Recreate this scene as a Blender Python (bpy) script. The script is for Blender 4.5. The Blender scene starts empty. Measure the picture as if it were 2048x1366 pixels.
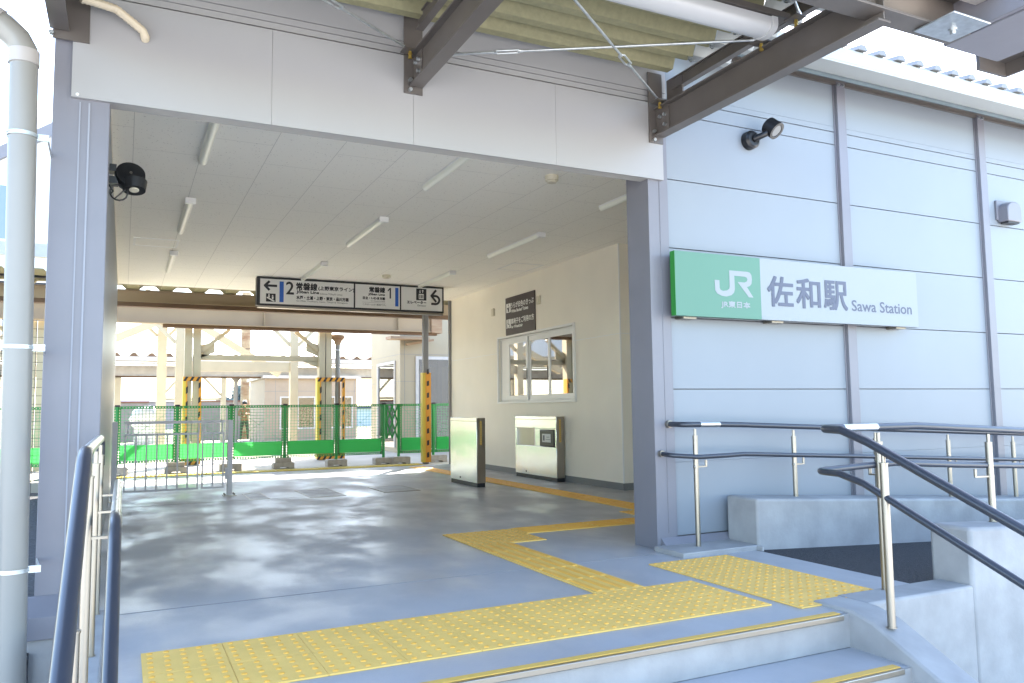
import bpy, bmesh, math, random
from mathutils import Vector, Matrix
random.seed(7)
R = math.radians
S = bpy.context.scene
COL = S.collection

# ------------------------------------------------------------------ camera
EYE = 0.946
cam = bpy.data.cameras.new('camera'); camo = bpy.data.objects.new('camera', cam); COL.objects.link(camo)
cam.sensor_width = 36.0; cam.lens = 1583.25 / 2048 * 36.0; cam.clip_end = 2000; cam.clip_start = 0.05
_yaw, _pit, _rol = 0.455919, 0.084466, -0.0124804
_cy, _sy = math.cos(_yaw), math.sin(_yaw)
_f = Vector((_sy*math.cos(_pit), _cy*math.cos(_pit), math.sin(_pit)))
_r = Vector((_cy, -_sy, 0)); _u = _r.cross(_f)
_r2 = _r*math.cos(_rol) + _u*math.sin(_rol); _u2 = -_r*math.sin(_rol) + _u*math.cos(_rol)
camo.matrix_world = Matrix(((_r2.x, _u2.x, -_f.x, 0), (_r2.y, _u2.y, -_f.y, 0), (_r2.z, _u2.z, -_f.z, EYE), (0, 0, 0, 1)))
S.camera = camo

# ------------------------------------------------------------------ world, sun, exposure
SUN_AZ, SUN_EL = R(36), R(39)
w = bpy.data.worlds.new('World'); S.world = w; w.use_nodes = True
nt = w.node_tree; nt.nodes.clear()
sky = nt.nodes.new('ShaderNodeTexSky'); sky.sky_type = 'NISHITA'; sky.sun_disc = False
sky.sun_elevation = SUN_EL; sky.sun_rotation = SUN_AZ; sky.air_density = 1.0; sky.dust_density = 1.0; sky.ozone_density = 1.1
bg = nt.nodes.new('ShaderNodeBackground'); bg.inputs[1].default_value = 0.15
ow = nt.nodes.new('ShaderNodeOutputWorld')
nt.links.new(sky.outputs[0], bg.inputs[0]); nt.links.new(bg.outputs[0], ow.inputs[0])
sl = bpy.data.lights.new('sun', 'SUN'); sl.energy = 5.0; sl.angle = R(0.5); sl.color = (1.0, 0.93, 0.82)
so = bpy.data.objects.new('sun', sl); COL.objects.link(so)
sd = Vector((math.sin(SUN_AZ)*math.cos(SUN_EL), math.cos(SUN_AZ)*math.cos(SUN_EL), math.sin(SUN_EL)))
so.rotation_euler = sd.to_track_quat('Z', 'Y').to_euler(); so.location = sd*30
S.view_settings.view_transform = 'Standard'; S.view_settings.look = 'None'
S.view_settings.exposure = 2.9; S.view_settings.gamma = 1.0
S.cycles.max_bounces = 12; S.cycles.diffuse_bounces = 8; S.cycles.glossy_bounces = 4; S.cycles.transparent_max_bounces = 12
S.cycles.sample_clamp_indirect = 8

# ------------------------------------------------------------------ materials
def mat(name, col, rough=0.5, metal=0.0, var=0.0, vscale=6.0, bump=0.0, bscale=60.0, spec=0.5, col2=None, rvar=0.0, stretch=None, detail=4.0, coat=0.0):
    m = bpy.data.materials.new(name); m.use_nodes = True; n = m.node_tree; b = n.nodes['Principled BSDF']
    b.inputs['Base Color'].default_value = (*col, 1); b.inputs['Roughness'].default_value = rough
    b.inputs['Metallic'].default_value = metal; b.inputs['Specular IOR Level'].default_value = spec
    b.inputs['Coat Weight'].default_value = coat
    tc = n.nodes.new('ShaderNodeTexCoord'); mp = n.nodes.new('ShaderNodeMapping')
    n.links.new(tc.outputs['Object'], mp.inputs[0])
    if stretch: mp.inputs['Scale'].default_value = stretch
    if var or rvar:
        nz = n.nodes.new('ShaderNodeTexNoise'); nz.inputs['Scale'].default_value = vscale; nz.inputs['Detail'].default_value = detail
        n.links.new(mp.outputs[0], nz.inputs[0])
    if var:
        c2 = col2 or tuple(max(0, c*(1-var)) for c in col)
        c1 = col if col2 else tuple(min(1, c*(1+var*0.5)) for c in col)
        cr = n.nodes.new('ShaderNodeValToRGB'); cr.color_ramp.elements[0].position = 0.35; cr.color_ramp.elements[1].position = 0.68
        cr.color_ramp.elements[0].color = (*c2, 1); cr.color_ramp.elements[1].color = (*c1, 1)
        n.links.new(nz.outputs[0], cr.inputs[0]); n.links.new(cr.outputs[0], b.inputs['Base Color'])
    if rvar:
        mr = n.nodes.new('ShaderNodeMapRange'); mr.inputs[1].default_value = 0.3; mr.inputs[2].default_value = 0.7
        mr.inputs[3].default_value = max(0.02, rough-rvar); mr.inputs[4].default_value = rough+rvar
        n.links.new(nz.outputs[0], mr.inputs[0]); n.links.new(mr.outputs[0], b.inputs['Roughness'])
    if bump:
        nb = n.nodes.new('ShaderNodeTexNoise'); nb.inputs['Scale'].default_value = bscale; nb.inputs['Detail'].default_value = 3
        bp = n.nodes.new('ShaderNodeBump'); bp.inputs['Strength'].default_value = bump; bp.inputs['Distance'].default_value = 0.01
        n.links.new(mp.outputs[0], nb.inputs[0]); n.links.new(nb.outputs[0], bp.inputs['Height']); n.links.new(bp.outputs[0], b.inputs['Normal'])
    return m

M = {}
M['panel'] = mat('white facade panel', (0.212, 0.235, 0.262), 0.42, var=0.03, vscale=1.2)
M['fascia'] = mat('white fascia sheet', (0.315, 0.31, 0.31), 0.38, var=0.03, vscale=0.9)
M['tube'] = mat('white lamp tube', (0.50, 0.50, 0.50), 0.35)
M['soffit'] = mat('grey lintel trim', (0.40, 0.385, 0.36), 0.6)
M['joint'] = mat('dark joint sealant', (0.15, 0.15, 0.155), 0.8)
M['lav'] = mat('lavender grey coated steel', (0.175, 0.172, 0.195), 0.38, var=0.05, vscale=3, bump=0.05, bscale=15)
M['lavlight'] = mat('pale sealant line', (0.27, 0.28, 0.32), 0.5)
M['brown'] = mat('dark bronze painted steel', (0.105, 0.092, 0.083), 0.4, var=0.10, vscale=5)
M['teal'] = mat('dark slate flashing', (0.10, 0.13, 0.15), 0.5, var=0.1)
M['steel'] = mat('stainless steel', (0.34, 0.31, 0.265), 0.38, 1.0, rvar=0.06, vscale=8)
M['bright'] = mat('bright satin rail sleeve', (0.62, 0.62, 0.60), 0.3, 1.0)
M['galv'] = mat('galvanised steel', (0.55, 0.58, 0.60), 0.38, 0.9, var=0.15, vscale=25)
M['brass'] = mat('yellow zinc bolt', (0.60, 0.42, 0.10), 0.4, 0.8)
M['rail'] = mat('slate blue resin handrail', (0.030, 0.034, 0.046), 0.34, coat=0.2)
M['conc'] = mat('pale smooth concrete', (0.31, 0.305, 0.30), 0.75, var=0.17, vscale=5, detail=9, bump=0.12, bscale=50)
M['block'] = mat('rough concrete block', (0.42, 0.38, 0.34), 0.9, var=0.2, vscale=12, bump=0.3, bscale=60)
M['asph'] = mat('fresh dark asphalt', (0.030, 0.031, 0.037), 0.75, var=0.8, vscale=55, bump=1.0, bscale=110, col2=(0.012, 0.012, 0.015))
M['plaza'] = mat('pale plaza concrete', (0.55, 0.53, 0.50), 0.85, var=0.15, vscale=1.0, bump=0.1)
M['gravel'] = mat('dark gravel', (0.045, 0.045, 0.05), 0.85, var=0.6, vscale=40, bump=1.5, bscale=45)
M['pground'] = mat('pale platform paving', (0.42, 0.37, 0.29), 0.85, var=0.12, vscale=1.2, bump=0.1)
M['ballast'] = mat('track ballast', (0.22, 0.17, 0.13), 0.9, var=0.5, vscale=20, bump=1.0, bscale=30)
M['ground'] = mat('grey ground', (0.25, 0.25, 0.24), 0.9, var=0.3, vscale=0.3)
M['grass'] = mat('dry grass', (0.10, 0.14, 0.04), 0.9, var=0.5, vscale=3)
M['yel'] = mat('yellow tactile tile', (0.80, 0.50, 0.125), 0.65, var=0.08, vscale=5, bump=0.08, bscale=120)
M['yel2'] = mat('yellow rubber insert', (0.62, 0.38, 0.08), 0.5)
M['dot'] = mat('yellow tactile stud', (0.76, 0.39, 0.055), 0.6)
M['int'] = mat('cream interior board', (0.85, 0.795, 0.68), 0.6, var=0.03, vscale=2, bump=0.08, bscale=200)
M['wtrim'] = mat('white trim strip', (0.82, 0.81, 0.78), 0.45)
M['base'] = mat('grey vinyl baseboard', (0.20, 0.20, 0.20), 0.5)
M['white'] = mat('white painted metal', (0.80, 0.79, 0.76), 0.35)
M['gutter'] = mat('off white gutter metal', (0.36, 0.375, 0.365), 0.4)
M['farwhite'] = mat('far white metal', (0.48, 0.465, 0.45), 0.5, var=0.1)
M['lens'] = mat('pale opal diffuser', (0.85, 0.85, 0.74), 0.3)
M['ivory'] = mat('ivory plastic', (0.68, 0.62, 0.48), 0.45)
M['black'] = mat('black satin metal', (0.010, 0.010, 0.011), 0.35)
M['blackm'] = mat('black frame', (0.018, 0.018, 0.022), 0.45)
M['pipe'] = mat('grey pvc pipe', (0.235, 0.225, 0.205), 0.35, var=0.04, vscale=3)
M['pipew'] = mat('warm grey elbow pipe', (0.36, 0.33, 0.31), 0.4)
M['conduit'] = mat('beige flexible conduit', (0.55, 0.47, 0.34), 0.5)
M['deck'] = mat('insulated deck underside', (0.275, 0.255, 0.145), 0.7, var=0.10, vscale=30, bump=0.15, bscale=90)
M['jrgreen'] = mat('green sign face', (0.085, 0.20, 0.145), 0.55)
M['edgegreen'] = mat('vivid green sign edge', (0.02, 0.20, 0.03), 0.5)
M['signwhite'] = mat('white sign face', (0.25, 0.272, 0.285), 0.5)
M['kanji'] = mat('slate blue lettering', (0.075, 0.085, 0.125), 0.5)
M['ink'] = mat('black lettering', (0.02, 0.02, 0.025), 0.5)
M['blue'] = mat('blue line colour', (0.02, 0.12, 0.52), 0.5)
M['signgrey'] = mat('off white sign panel', (0.80, 0.79, 0.76), 0.55)
M['maroon'] = mat('dark brown sign board', (0.060, 0.045, 0.045), 0.45)
M['cream'] = mat('cream painted steel', (0.44, 0.38, 0.26), 0.5, var=0.10, vscale=2.0)
M['rust'] = mat('cream paint with rust', (0.42, 0.33, 0.21), 0.6, var=0.3, vscale=1.6, col2=(0.20, 0.09, 0.04), stretch=(0.6, 1, 3))
M['beam'] = mat('beige platform beam', (0.36, 0.27, 0.165), 0.5, var=0.08, vscale=1.5)
M['rustbrown'] = mat('rusted brown flange', (0.13, 0.075, 0.04), 0.7, var=0.25, vscale=3)
M['orange'] = mat('orange hazard sheet', (0.62, 0.27, 0.03), 0.5)
M['hazyel'] = mat('yellow column guard', (0.60, 0.45, 0.06), 0.5)
M['hazblk'] = mat('black hazard stripe', (0.02, 0.018, 0.02), 0.5)
M['gframe'] = mat('green fence frame', (0.015, 0.24, 0.05), 0.45)
M['gwire'] = mat('green fence wire', (0.10, 0.32, 0.15), 0.5)
M['beigebld'] = mat('beige building panel', (0.34, 0.29, 0.20), 0.6, var=0.04, vscale=1)
M['pinkbld'] = mat('pinkish waiting room panel', (0.33, 0.265, 0.20), 0.6, var=0.05)
M['whitebld'] = mat('white building wall', (0.55, 0.57, 0.58), 0.6)
M['slate'] = mat('blue slate roof', (0.045, 0.06, 0.10), 0.6, var=0.1, vscale=4)
M['farwall'] = mat('mauve boundary wall', (0.26, 0.225, 0.225), 0.8, var=0.08, vscale=3)
M['redbrown'] = mat('red brown coping', (0.20, 0.07, 0.05), 0.6)
M['leaf'] = mat('hazed tree foliage', (0.13, 0.17, 0.17), 0.8)  # distance haze put into the leaf colour, lighter and greyer than real foliage
M['bark'] = mat('tree bark', (0.10, 0.07, 0.05), 0.9)
M['skin'] = mat('skin', (0.55, 0.36, 0.26), 0.6)
M['jacket'] = mat('tan jacket cloth', (0.17, 0.11, 0.06), 0.9, var=0.15, vscale=8)
M['trousers'] = mat('dark green trousers', (0.03, 0.05, 0.04), 0.9)
M['hair'] = mat('black hair', (0.012, 0.01, 0.01), 0.6)
M['dark'] = mat('dark room', (0.10, 0.09, 0.08), 0.9)
M['rubber'] = mat('black rubber foot', (0.015, 0.015, 0.015), 0.7)
M['winblue'] = mat('blue tinted window', (0.16, 0.22, 0.34), 0.15)
M['wire'] = mat('thin dark cable', (0.03, 0.03, 0.03), 0.6)
M['gate'] = mat('grey powder coated gate', (0.55, 0.52, 0.53), 0.4)
M['hatch'] = mat('worn floor hatch plate', (0.25, 0.25, 0.255), 0.5, rvar=0.1, vscale=5)
M['screen'] = mat('pale grey sticker', (0.50, 0.52, 0.53), 0.3)
M['tank'] = mat('white tank', (0.75, 0.76, 0.78), 0.4)

def floor_mat():
    m = bpy.data.materials.new('blue grey epoxy floor'); m.use_nodes = True; n = m.node_tree; b = n.nodes['Principled BSDF']
    tc = n.nodes.new('ShaderNodeTexCoord')
    mp = n.nodes.new('ShaderNodeMapping'); mp.inputs['Scale'].default_value = (1.25, 0.8, 1); n.links.new(tc.outputs['Object'], mp.inputs[0])
    nz = n.nodes.new('ShaderNodeTexNoise'); nz.inputs['Scale'].default_value = 1.6; nz.inputs['Detail'].default_value = 6; nz.inputs['Roughness'].default_value = 0.55
    n.links.new(mp.outputs[0], nz.inputs[0])
    mr = n.nodes.new('ShaderNodeMapRange'); mr.interpolation_type = 'SMOOTHSTEP'; mr.inputs[1].default_value = 0.36; mr.inputs[2].default_value = 0.64; mr.inputs[3].default_value = 0.28; mr.inputs[4].default_value = 0.56
    n.links.new(nz.outputs[0], mr.inputs[0]); n.links.new(mr.outputs[0], b.inputs['Roughness'])
    cr = n.nodes.new('ShaderNodeValToRGB'); cr.color_ramp.elements[0].position = 0.3; cr.color_ramp.elements[1].position = 0.75
    cr.color_ramp.elements[0].color = (0.32, 0.322, 0.335, 1); cr.color_ramp.elements[1].color = (0.36, 0.362, 0.375, 1)
    n2 = n.nodes.new('ShaderNodeTexNoise'); n2.inputs['Scale'].default_value = 2.0; n2.inputs['Detail'].default_value = 3
    n.links.new(tc.outputs['Object'], n2.inputs[0]); n.links.new(n2.outputs[0], cr.inputs[0]); n.links.new(cr.outputs[0], b.inputs['Base Color'])
    n3 = n.nodes.new('ShaderNodeTexNoise'); n3.inputs['Scale'].default_value = 70; n3.inputs['Detail'].default_value = 2
    n4 = n.nodes.new('ShaderNodeTexNoise'); n4.inputs['Scale'].default_value = 2.2; n4.inputs['Detail'].default_value = 3
    n.links.new(tc.outputs['Object'], n3.inputs[0]); n.links.new(tc.outputs['Object'], n4.inputs[0])
    b1 = n.nodes.new('ShaderNodeBump'); b1.inputs['Strength'].default_value = 0.18; b1.inputs['Distance'].default_value = 0.004
    b2 = n.nodes.new('ShaderNodeBump'); b2.inputs['Strength'].default_value = 0.20; b2.inputs['Distance'].default_value = 0.02
    n.links.new(n3.outputs[0], b1.inputs['Height']); n.links.new(n4.outputs[0], b2.inputs['Height']); n.links.new(b2.outputs[0], b1.inputs['Normal'])
    n.links.new(b1.outputs[0], b.inputs['Normal'])
    b.inputs['Specular IOR Level'].default_value = 0.8
    return m
M['floor'] = floor_mat()

def ceil_mat():   # mineral board: dark pinholes plus thin joints
    m = bpy.data.materials.new('speckled ceiling board'); m.use_nodes = True; n = m.node_tree; b = n.nodes['Principled BSDF']
    tc = n.nodes.new('ShaderNodeTexCoord')
    v = n.nodes.new('ShaderNodeTexVoronoi'); v.inputs['Scale'].default_value = 45
    mp = n.nodes.new('ShaderNodeMapping'); mp.inputs['Scale'].default_value = (1, 0.6, 1); mp.inputs['Rotation'].default_value = (0, 0, 0.6)
    n.links.new(tc.outputs['Object'], mp.inputs[0]); n.links.new(mp.outputs[0], v.inputs['Vector'])
    nz = n.nodes.new('ShaderNodeTexNoise'); nz.inputs['Scale'].default_value = 30; n.links.new(tc.outputs['Object'], nz.inputs[0])
    ad = n.nodes.new('ShaderNodeMath'); ad.operation = 'MULTIPLY_ADD'; ad.inputs[1].default_value = 0.5; n.links.new(nz.outputs[0], ad.inputs[0]); n.links.new(v.outputs['Distance'], ad.inputs[2])
    cr = n.nodes.new('ShaderNodeValToRGB'); cr.color_ramp.elements[0].position = 0.34; cr.color_ramp.elements[1].position = 0.44
    cr.color_ramp.elements[0].color = (0.68, 0.645, 0.58, 1); cr.color_ramp.elements[1].color = (0.92, 0.885, 0.80, 1)
    n.links.new(ad.outputs[0], cr.inputs[0])
    br = n.nodes.new('ShaderNodeTexBrick'); br.inputs['Scale'].default_value = 1.0; br.inputs['Mortar Size'].default_value = 0.0022; br.inputs['Brick Width'].default_value = 0.91; br.inputs['Row Height'].default_value = 0.455; br.inputs['Mortar Smooth'].default_value = 0
    mp2 = n.nodes.new('ShaderNodeMapping'); mp2.inputs['Rotation'].default_value = (0, 0, R(90)); n.links.new(tc.outputs['Object'], mp2.inputs[0]); n.links.new(mp2.outputs[0], br.inputs['Vector'])
    mx = n.nodes.new('ShaderNodeMix'); mx.data_type = 'RGBA'; n.links.new(br.outputs['Fac'], mx.inputs[0]); n.links.new(cr.outputs[0], mx.inputs[6]); mx.inputs[7].default_value = (0.62, 0.59, 0.53, 1)
    n.links.new(mx.outputs[2], b.inputs['Base Color']); b.inputs['Roughness'].default_value = 0.85
    return m
M['ceil'] = ceil_mat()

def glass_mat(name, tint, boost, rough=0.02):
    m = bpy.data.materials.new(name); m.use_nodes = True; n = m.node_tree; n.nodes.clear()
    o = n.nodes.new('ShaderNodeOutputMaterial'); mix = n.nodes.new('ShaderNodeMixShader'); t = n.nodes.new('ShaderNodeBsdfTransparent'); g = n.nodes.new('ShaderNodeBsdfGlossy')
    t.inputs[0].default_value = (*tint, 1); g.inputs['Roughness'].default_value = rough
    fr = n.nodes.new('ShaderNodeFresnel'); fr.inputs[0].default_value = 1.5
    mu = n.nodes.new('ShaderNodeMath'); mu.operation = 'MULTIPLY_ADD'; mu.inputs[1].default_value = boost; mu.inputs[2].default_value = 0.04; mu.use_clamp = True
    n.links.new(fr.outputs[0], mu.inputs[0]); n.links.new(mu.outputs[0], mix.inputs[0]); n.links.new(t.outputs[0], mix.inputs[1]); n.links.new(g.outputs[0], mix.inputs[2]); n.links.new(mix.outputs[0], o.inputs[0])
    return m
M['glass'] = glass_mat('reflective window glass', (0.6, 0.6, 0.57), 4.5)
M['glassf'] = glass_mat('far window glass', (0.5, 0.52, 0.55), 2.0)

def sheet_mat():
    m = bpy.data.materials.new('green translucent sheet'); m.use_nodes = True; n = m.node_tree; b = n.nodes['Principled BSDF']
    o = n.nodes['Material Output']
    b.inputs['Base Color'].default_value = (0.03, 0.36, 0.08, 1); b.inputs['Roughness'].default_value = 0.3
    tr = n.nodes.new('ShaderNodeBsdfTranslucent'); tr.inputs[0].default_value = (0.26, 0.70, 0.33, 1)
    mx = n.nodes.new('ShaderNodeMixShader'); mx.inputs[0].default_value = 0.65
    n.links.new(b.outputs[0], mx.inputs[1]); n.links.new(tr.outputs[0], mx.inputs[2]); n.links.new(mx.outputs[0], o.inputs[0])
    return m
M['sheet'] = sheet_mat()
def steel_gate():
    m = mat('mirror finish stainless', (0.80, 0.83, 0.80), 0.24, 1.0)
    n = m.node_tree; b = n.nodes['Principled BSDF']
    tc = n.nodes.new('ShaderNodeTexCoord'); nz = n.nodes.new('ShaderNodeTexNoise'); nz.inputs['Scale'].default_value = 3.2; nz.inputs['Detail'].default_value = 1
    bp = n.nodes.new('ShaderNodeBump'); bp.inputs['Strength'].default_value = 0.35; bp.inputs['Distance'].default_value = 0.02
    n.links.new(tc.outputs['Object'], nz.inputs[0]); n.links.new(nz.outputs[0], bp.inputs['Height']); n.links.new(bp.outputs[0], b.inputs['Normal'])
    return m
M['gsteel'] = steel_gate()

# ------------------------------------------------------------------ geometry helpers
class MB:
    def __init__(s): s.v = []; s.f = []; s.mi = []; s.cur = 0
    def add(s, vs, fs):
        k = len(s.v); s.v += [tuple(p) for p in vs]; s.f += [tuple(i+k for i in f) for f in fs]; s.mi += [s.cur]*len(fs); return s
    def box(s, x0, x1, y0, y1, z0, z1):
        if x0 > x1: x0, x1 = x1, x0
        if y0 > y1: y0, y1 = y1, y0
        if z0 > z1: z0, z1 = z1, z0
        return s.add([(x0,y0,z0),(x1,y0,z0),(x1,y1,z0),(x0,y1,z0),(x0,y0,z1),(x1,y0,z1),(x1,y1,z1),(x0,y1,z1)],
                     [(0,3,2,1),(4,5,6,7),(0,1,5,4),(1,2,6,5),(2,3,7,6),(3,0,4,7)])
    def quad(s, a, b, c, d): return s.add([a,b,c,d], [(0,1,2,3)])
    def prism(s, pts, vec):      # closed polygon (3-D points) swept by vec
        n = len(pts); vec = Vector(vec); a = [Vector(p) for p in pts]; b = [p+vec for p in a]
        return s.add(a+b, [tuple(range(n-1,-1,-1)), tuple(range(n,2*n))] + [(i,(i+1)%n,n+(i+1)%n,n+i) for i in range(n)])
    def tube(s, path, r, n=12, cap=True, radii=None):
        P = [Vector(p) for p in path]; rings = []; up = None
        for i, p in enumerate(P):
            if i == 0: t = P[1]-P[0]
            elif i == len(P)-1: t = P[-1]-P[-2]
            else: t = (P[i+1]-P[i]).normalized() + (P[i]-P[i-1]).normalized()
            t.normalize()
            if up is None:
                up = Vector((0,0,1)) if abs(t.z) < 0.9 else Vector((1,0,0))
            a = t.cross(up).normalized(); b = a.cross(t).normalized(); up = b
            rr = radii[i] if radii else r
            if 0 < i < len(P)-1:
                c = (P[i+1]-P[i]).normalized().dot((P[i]-P[i-1]).normalized())
            rings.append([p + a*math.cos(2*math.pi*k/n)*rr + b*math.sin(2*math.pi*k/n)*rr for k in range(n)])
        vs = [q for r_ in rings for q in r_]; fs = []
        for i in range(len(P)-1):
            for k in range(n): fs.append((i*n+k, (i+1)*n+k, (i+1)*n+(k+1)%n, i*n+(k+1)%n))
        if cap: fs += [tuple(range(n)), tuple(range((len(P)-1)*n+n-1, (len(P)-1)*n-1, -1))]
        return s.add(vs, fs)
    def cyl(s, a, b, r, n=16, r2=None): return s.tube([a, b], r, n, radii=[r, r2 if r2 is not None else r])
    def bar(s, a, b, wd, ht, upv=(0,0,1)):   # rectangular bar from a to b
        a = Vector(a); b = Vector(b); t = (b-a).normalized(); u = Vector(upv)
        x = t.cross(u).normalized()*wd/2; y = x.cross(t).normalized()*ht/2
        return s.add([a-x-y,a+x-y,a+x+y,a-x+y,b-x-y,b+x-y,b+x+y,b-x+y], [(3,2,1,0),(4,5,6,7),(0,1,5,4),(1,2,6,5),(2,3,7,6),(3,0,4,7)])
    def dome(s, c, r, h, n=10, nrm=(0,0,1)):
        c = Vector(c); nz = Vector(nrm).normalized(); a = nz.orthogonal().normalized(); b = nz.cross(a); vs = []
        for rr, hh in ((1,0),(0.9,0.55),(0.6,0.92)):
            vs += [c + (a*math.cos(2*math.pi*k/n)+b*math.sin(2*math.pi*k/n))*r*rr + nz*h*hh for k in range(n)]
        vs.append(c+nz*h); fs = []
        for i in range(2):
            for k in range(n): fs.append((i*n+k, i*n+(k+1)%n, (i+1)*n+(k+1)%n, (i+1)*n+k))
        for k in range(n): fs.append((2*n+k, 2*n+(k+1)%n, 3*n))
        return s.add(vs, fs)
    def hbeam_x(s, x0, x1, y, z0, z1, wd, tf=0.012, tw=0.01):   # H beam along X, centred on y
        s.box(x0,x1,y-wd/2,y+wd/2,z0,z0+tf); s.box(x0,x1,y-wd/2,y+wd/2,z1-tf,z1); return s.box(x0,x1,y-tw/2,y+tw/2,z0+tf,z1-tf)
    def hbeam_y(s, y0, y1, x, z0, z1, wd, tf=0.012, tw=0.01):
        s.box(x-wd/2,x+wd/2,y0,y1,z0,z0+tf); s.box(x-wd/2,x+wd/2,y0,y1,z1-tf,z1); return s.box(x-tw/2,x+tw/2,y0,y1,z0+tf,z1-tf)

def origin(o):
    p = Vector((0,0,0))
    while o is not None: p += o.location; o = o.parent
    return p
def tag(o, label=None, cat=None, group=None, kind=None):
    if label: o['label'] = label
    if cat: o['category'] = cat
    if group: o['group'] = group
    if kind: o['kind'] = kind
    return o
def build(name, mb, m, parent=None, loc=None, bevel=0.0, label=None, cat=None, group=None, kind=None):
    """mesh vertices are given in world coordinates; they are re-based on the object's own origin"""
    base = origin(parent) if parent else Vector((0,0,0))
    if loc is None: loc = base
    loc = Vector(loc)
    me = bpy.data.meshes.new(name); me.from_pydata([Vector(p)-loc for p in mb.v], [], mb.f)
    ms = m if isinstance(m, (list, tuple)) else [m]
    for x in ms: me.materials.append(M[x])
    if len(ms) > 1:
        for p, i in zip(me.polygons, mb.mi): p.material_index = i
    bm = bmesh.new(); bm.from_mesh(me)
    for f in bm.faces: f.smooth = True
    for e in bm.edges:
        if len(e.link_faces) != 2 or e.calc_face_angle(3.0) > 0.6: e.smooth = False
    bm.to_mesh(me); bm.free()
    o = bpy.data.objects.new(name, me); COL.objects.link(o); o.location = loc - base
    if parent: o.parent = parent
    if bevel:
        b = o.modifiers.new('bevel', 'BEVEL'); b.width = bevel; b.segments = 2; b.limit_method = 'ANGLE'
    return tag(o, label, cat, group, kind)
def thing(name, label, cat, loc=(0,0,0), group=None):
    o = bpy.data.objects.new(name, None); COL.objects.link(o); o.location = loc; o.empty_display_size = 0.1
    return tag(o, label, cat, group)
def dup(root, off, label=None):
    r = root.copy(); COL.objects.link(r); r.location = root.location + Vector(off)
    if label: r['label'] = label
    for ch in list(root.children):
        c = ch.copy(); COL.objects.link(c); c.parent = r
        for g in list(ch.children):
            d = g.copy(); COL.objects.link(d); d.parent = c
    return r
def box_part(name, parent, m, *b, bevel=0.0, label=None): return build(name, MB().box(*b), m, parent, bevel=bevel, label=label)

def text_pts(body, offset=0.0):
    c = bpy.data.curves.new('t', 'FONT'); c.body = body; c.size = 1; c.offset = offset; c.resolution_u = 3
    o = bpy.data.objects.new('t', c); COL.objects.link(o); bpy.context.view_layer.update()
    me = bpy.data.meshes.new_from_object(o)
    vs = [(v.co.x, v.co.y) for v in me.vertices]; fs = [tuple(p.vertices) for p in me.polygons]
    bpy.data.objects.remove(o); bpy.data.curves.remove(c); bpy.data.meshes.remove(me)
    return vs, fs
class Face:   # a flat board: origin O, unit axes U (right) V (up), normal N toward the reader
    def __init__(s, O, U, V, lift=0.0015): s.O = Vector(O); s.U = Vector(U); s.V = Vector(V); s.N = s.U.cross(s.V).normalized(); s.l = lift
    def p(s, u, v, k=1.0): return s.O + s.U*u + s.V*v + s.N*s.l*k
    def text(s, mb, body, u0, u1, v0, v1, bold=0.0, k=1.0):
        vs, fs = text_pts(body, bold)
        xs = [a for a, b in vs]; ys = [b for a, b in vs]; sx = (u1-u0)/(max(xs)-min(xs)); sy = (v1-v0)/(max(ys)-min(ys)); mx = min(xs); my = min(ys)
        mb.add([s.p(u0+(a-mx)*sx, v0+(b-my)*sy, k) for a, b in vs], fs)
    def btext(s, mb, body, u0, u1, v0, v1, o=0.003, k=1.0):
        for du, dv in ((-1,0),(1,0),(0,1),(0,-1)): s.text(mb, body, u0+du*o, u1+du*o, v0+dv*o, v1+dv*o, 0.0, k); k += 0.15
    def rect(s, mb, u0, u1, v0, v1, k=1.0): mb.quad(s.p(u0,v0,k), s.p(u1,v0,k), s.p(u1,v1,k), s.p(u0,v1,k))
    def poly(s, mb, pts, k=1.0): mb.add([s.p(a,b,k) for a, b in pts], [tuple(range(len(pts)))])
    def disc(s, mb, u, v, r, k=1.0, n=14): s.poly(mb, [(u+r*math.cos(2*math.pi*i/n), v+r*math.sin(2*math.pi*i/n)) for i in range(n)], k)
    def stroke(s, mb, pts, wd, k=1.0):
        for i in range(len(pts)-1):
            a = Vector((*pts[i],0)); b = Vector((*pts[i+1],0)); t = (b-a).normalized(); n = Vector((-t.y,t.x,0))*wd/2; a2 = a-t*wd*0.25; b2 = b+t*wd*0.25
            s.poly(mb, [tuple((a2-n)[:2]), tuple((b2-n)[:2]), tuple((b2+n)[:2]), tuple((a2+n)[:2])], k+0.15*i)

# ================================================================== SETTING: ground
FY = 4.38                     # facade plane
mb = MB(); mb.box(-400, 400, -400, 600, -1.35, -1.25)
build('ground', mb, 'ground', kind='structure')
mb = MB(); mb.box(-30, 30, -30, 4.25, -0.9, -0.75); build('pavement', mb, 'plaza', kind='structure')
# epoxy floor of the concourse and the landing before it
mb = MB()
mb.box(-0.13, 5.2, 4.25, 12.95, -0.6, 0.0); mb.box(5.2, 6.6, 4.5, 7.7, -0.6, -0.0005); mb.box(-0.13, 3.75, 2.885, 4.25, -0.6, 0.0); mb.box(-0.13, 2.99, 2.675, 2.885, -0.6, 0.0)
build('floor', mb, 'floor', kind='structure')
mb = MB()      # joints in the floor coating
mb.box(-0.05, 3.2, 4.255, 4.262, 0.0005, 0.0018); mb.box(-0.10, 5.10, 12.10, 12.115, 0.0005, 0.0018); mb.box(-0.1,2.2,9.0,9.006,0.0005,0.0016)
build('floor_joint', mb, 'conc', kind='structure')
mb = MB(); mb.box(-14, 14, 12.96, 23.5, -1.2, -0.012); build('near_platform', mb, 'pground', kind='structure')
mb = MB(); mb.box(-60, 60, 23.5, 26.0, -1.24, -1.1); build('track_bed', mb, 'ballast', kind='structure')
mb = MB(); mb.box(-30, 30, 26.0, 31.4, -1.2, -0.10); mb.box(-30,30,25.85,26.6,-0.1,0.0); build('far_platform', mb, 'pground', kind='structure')
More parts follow.
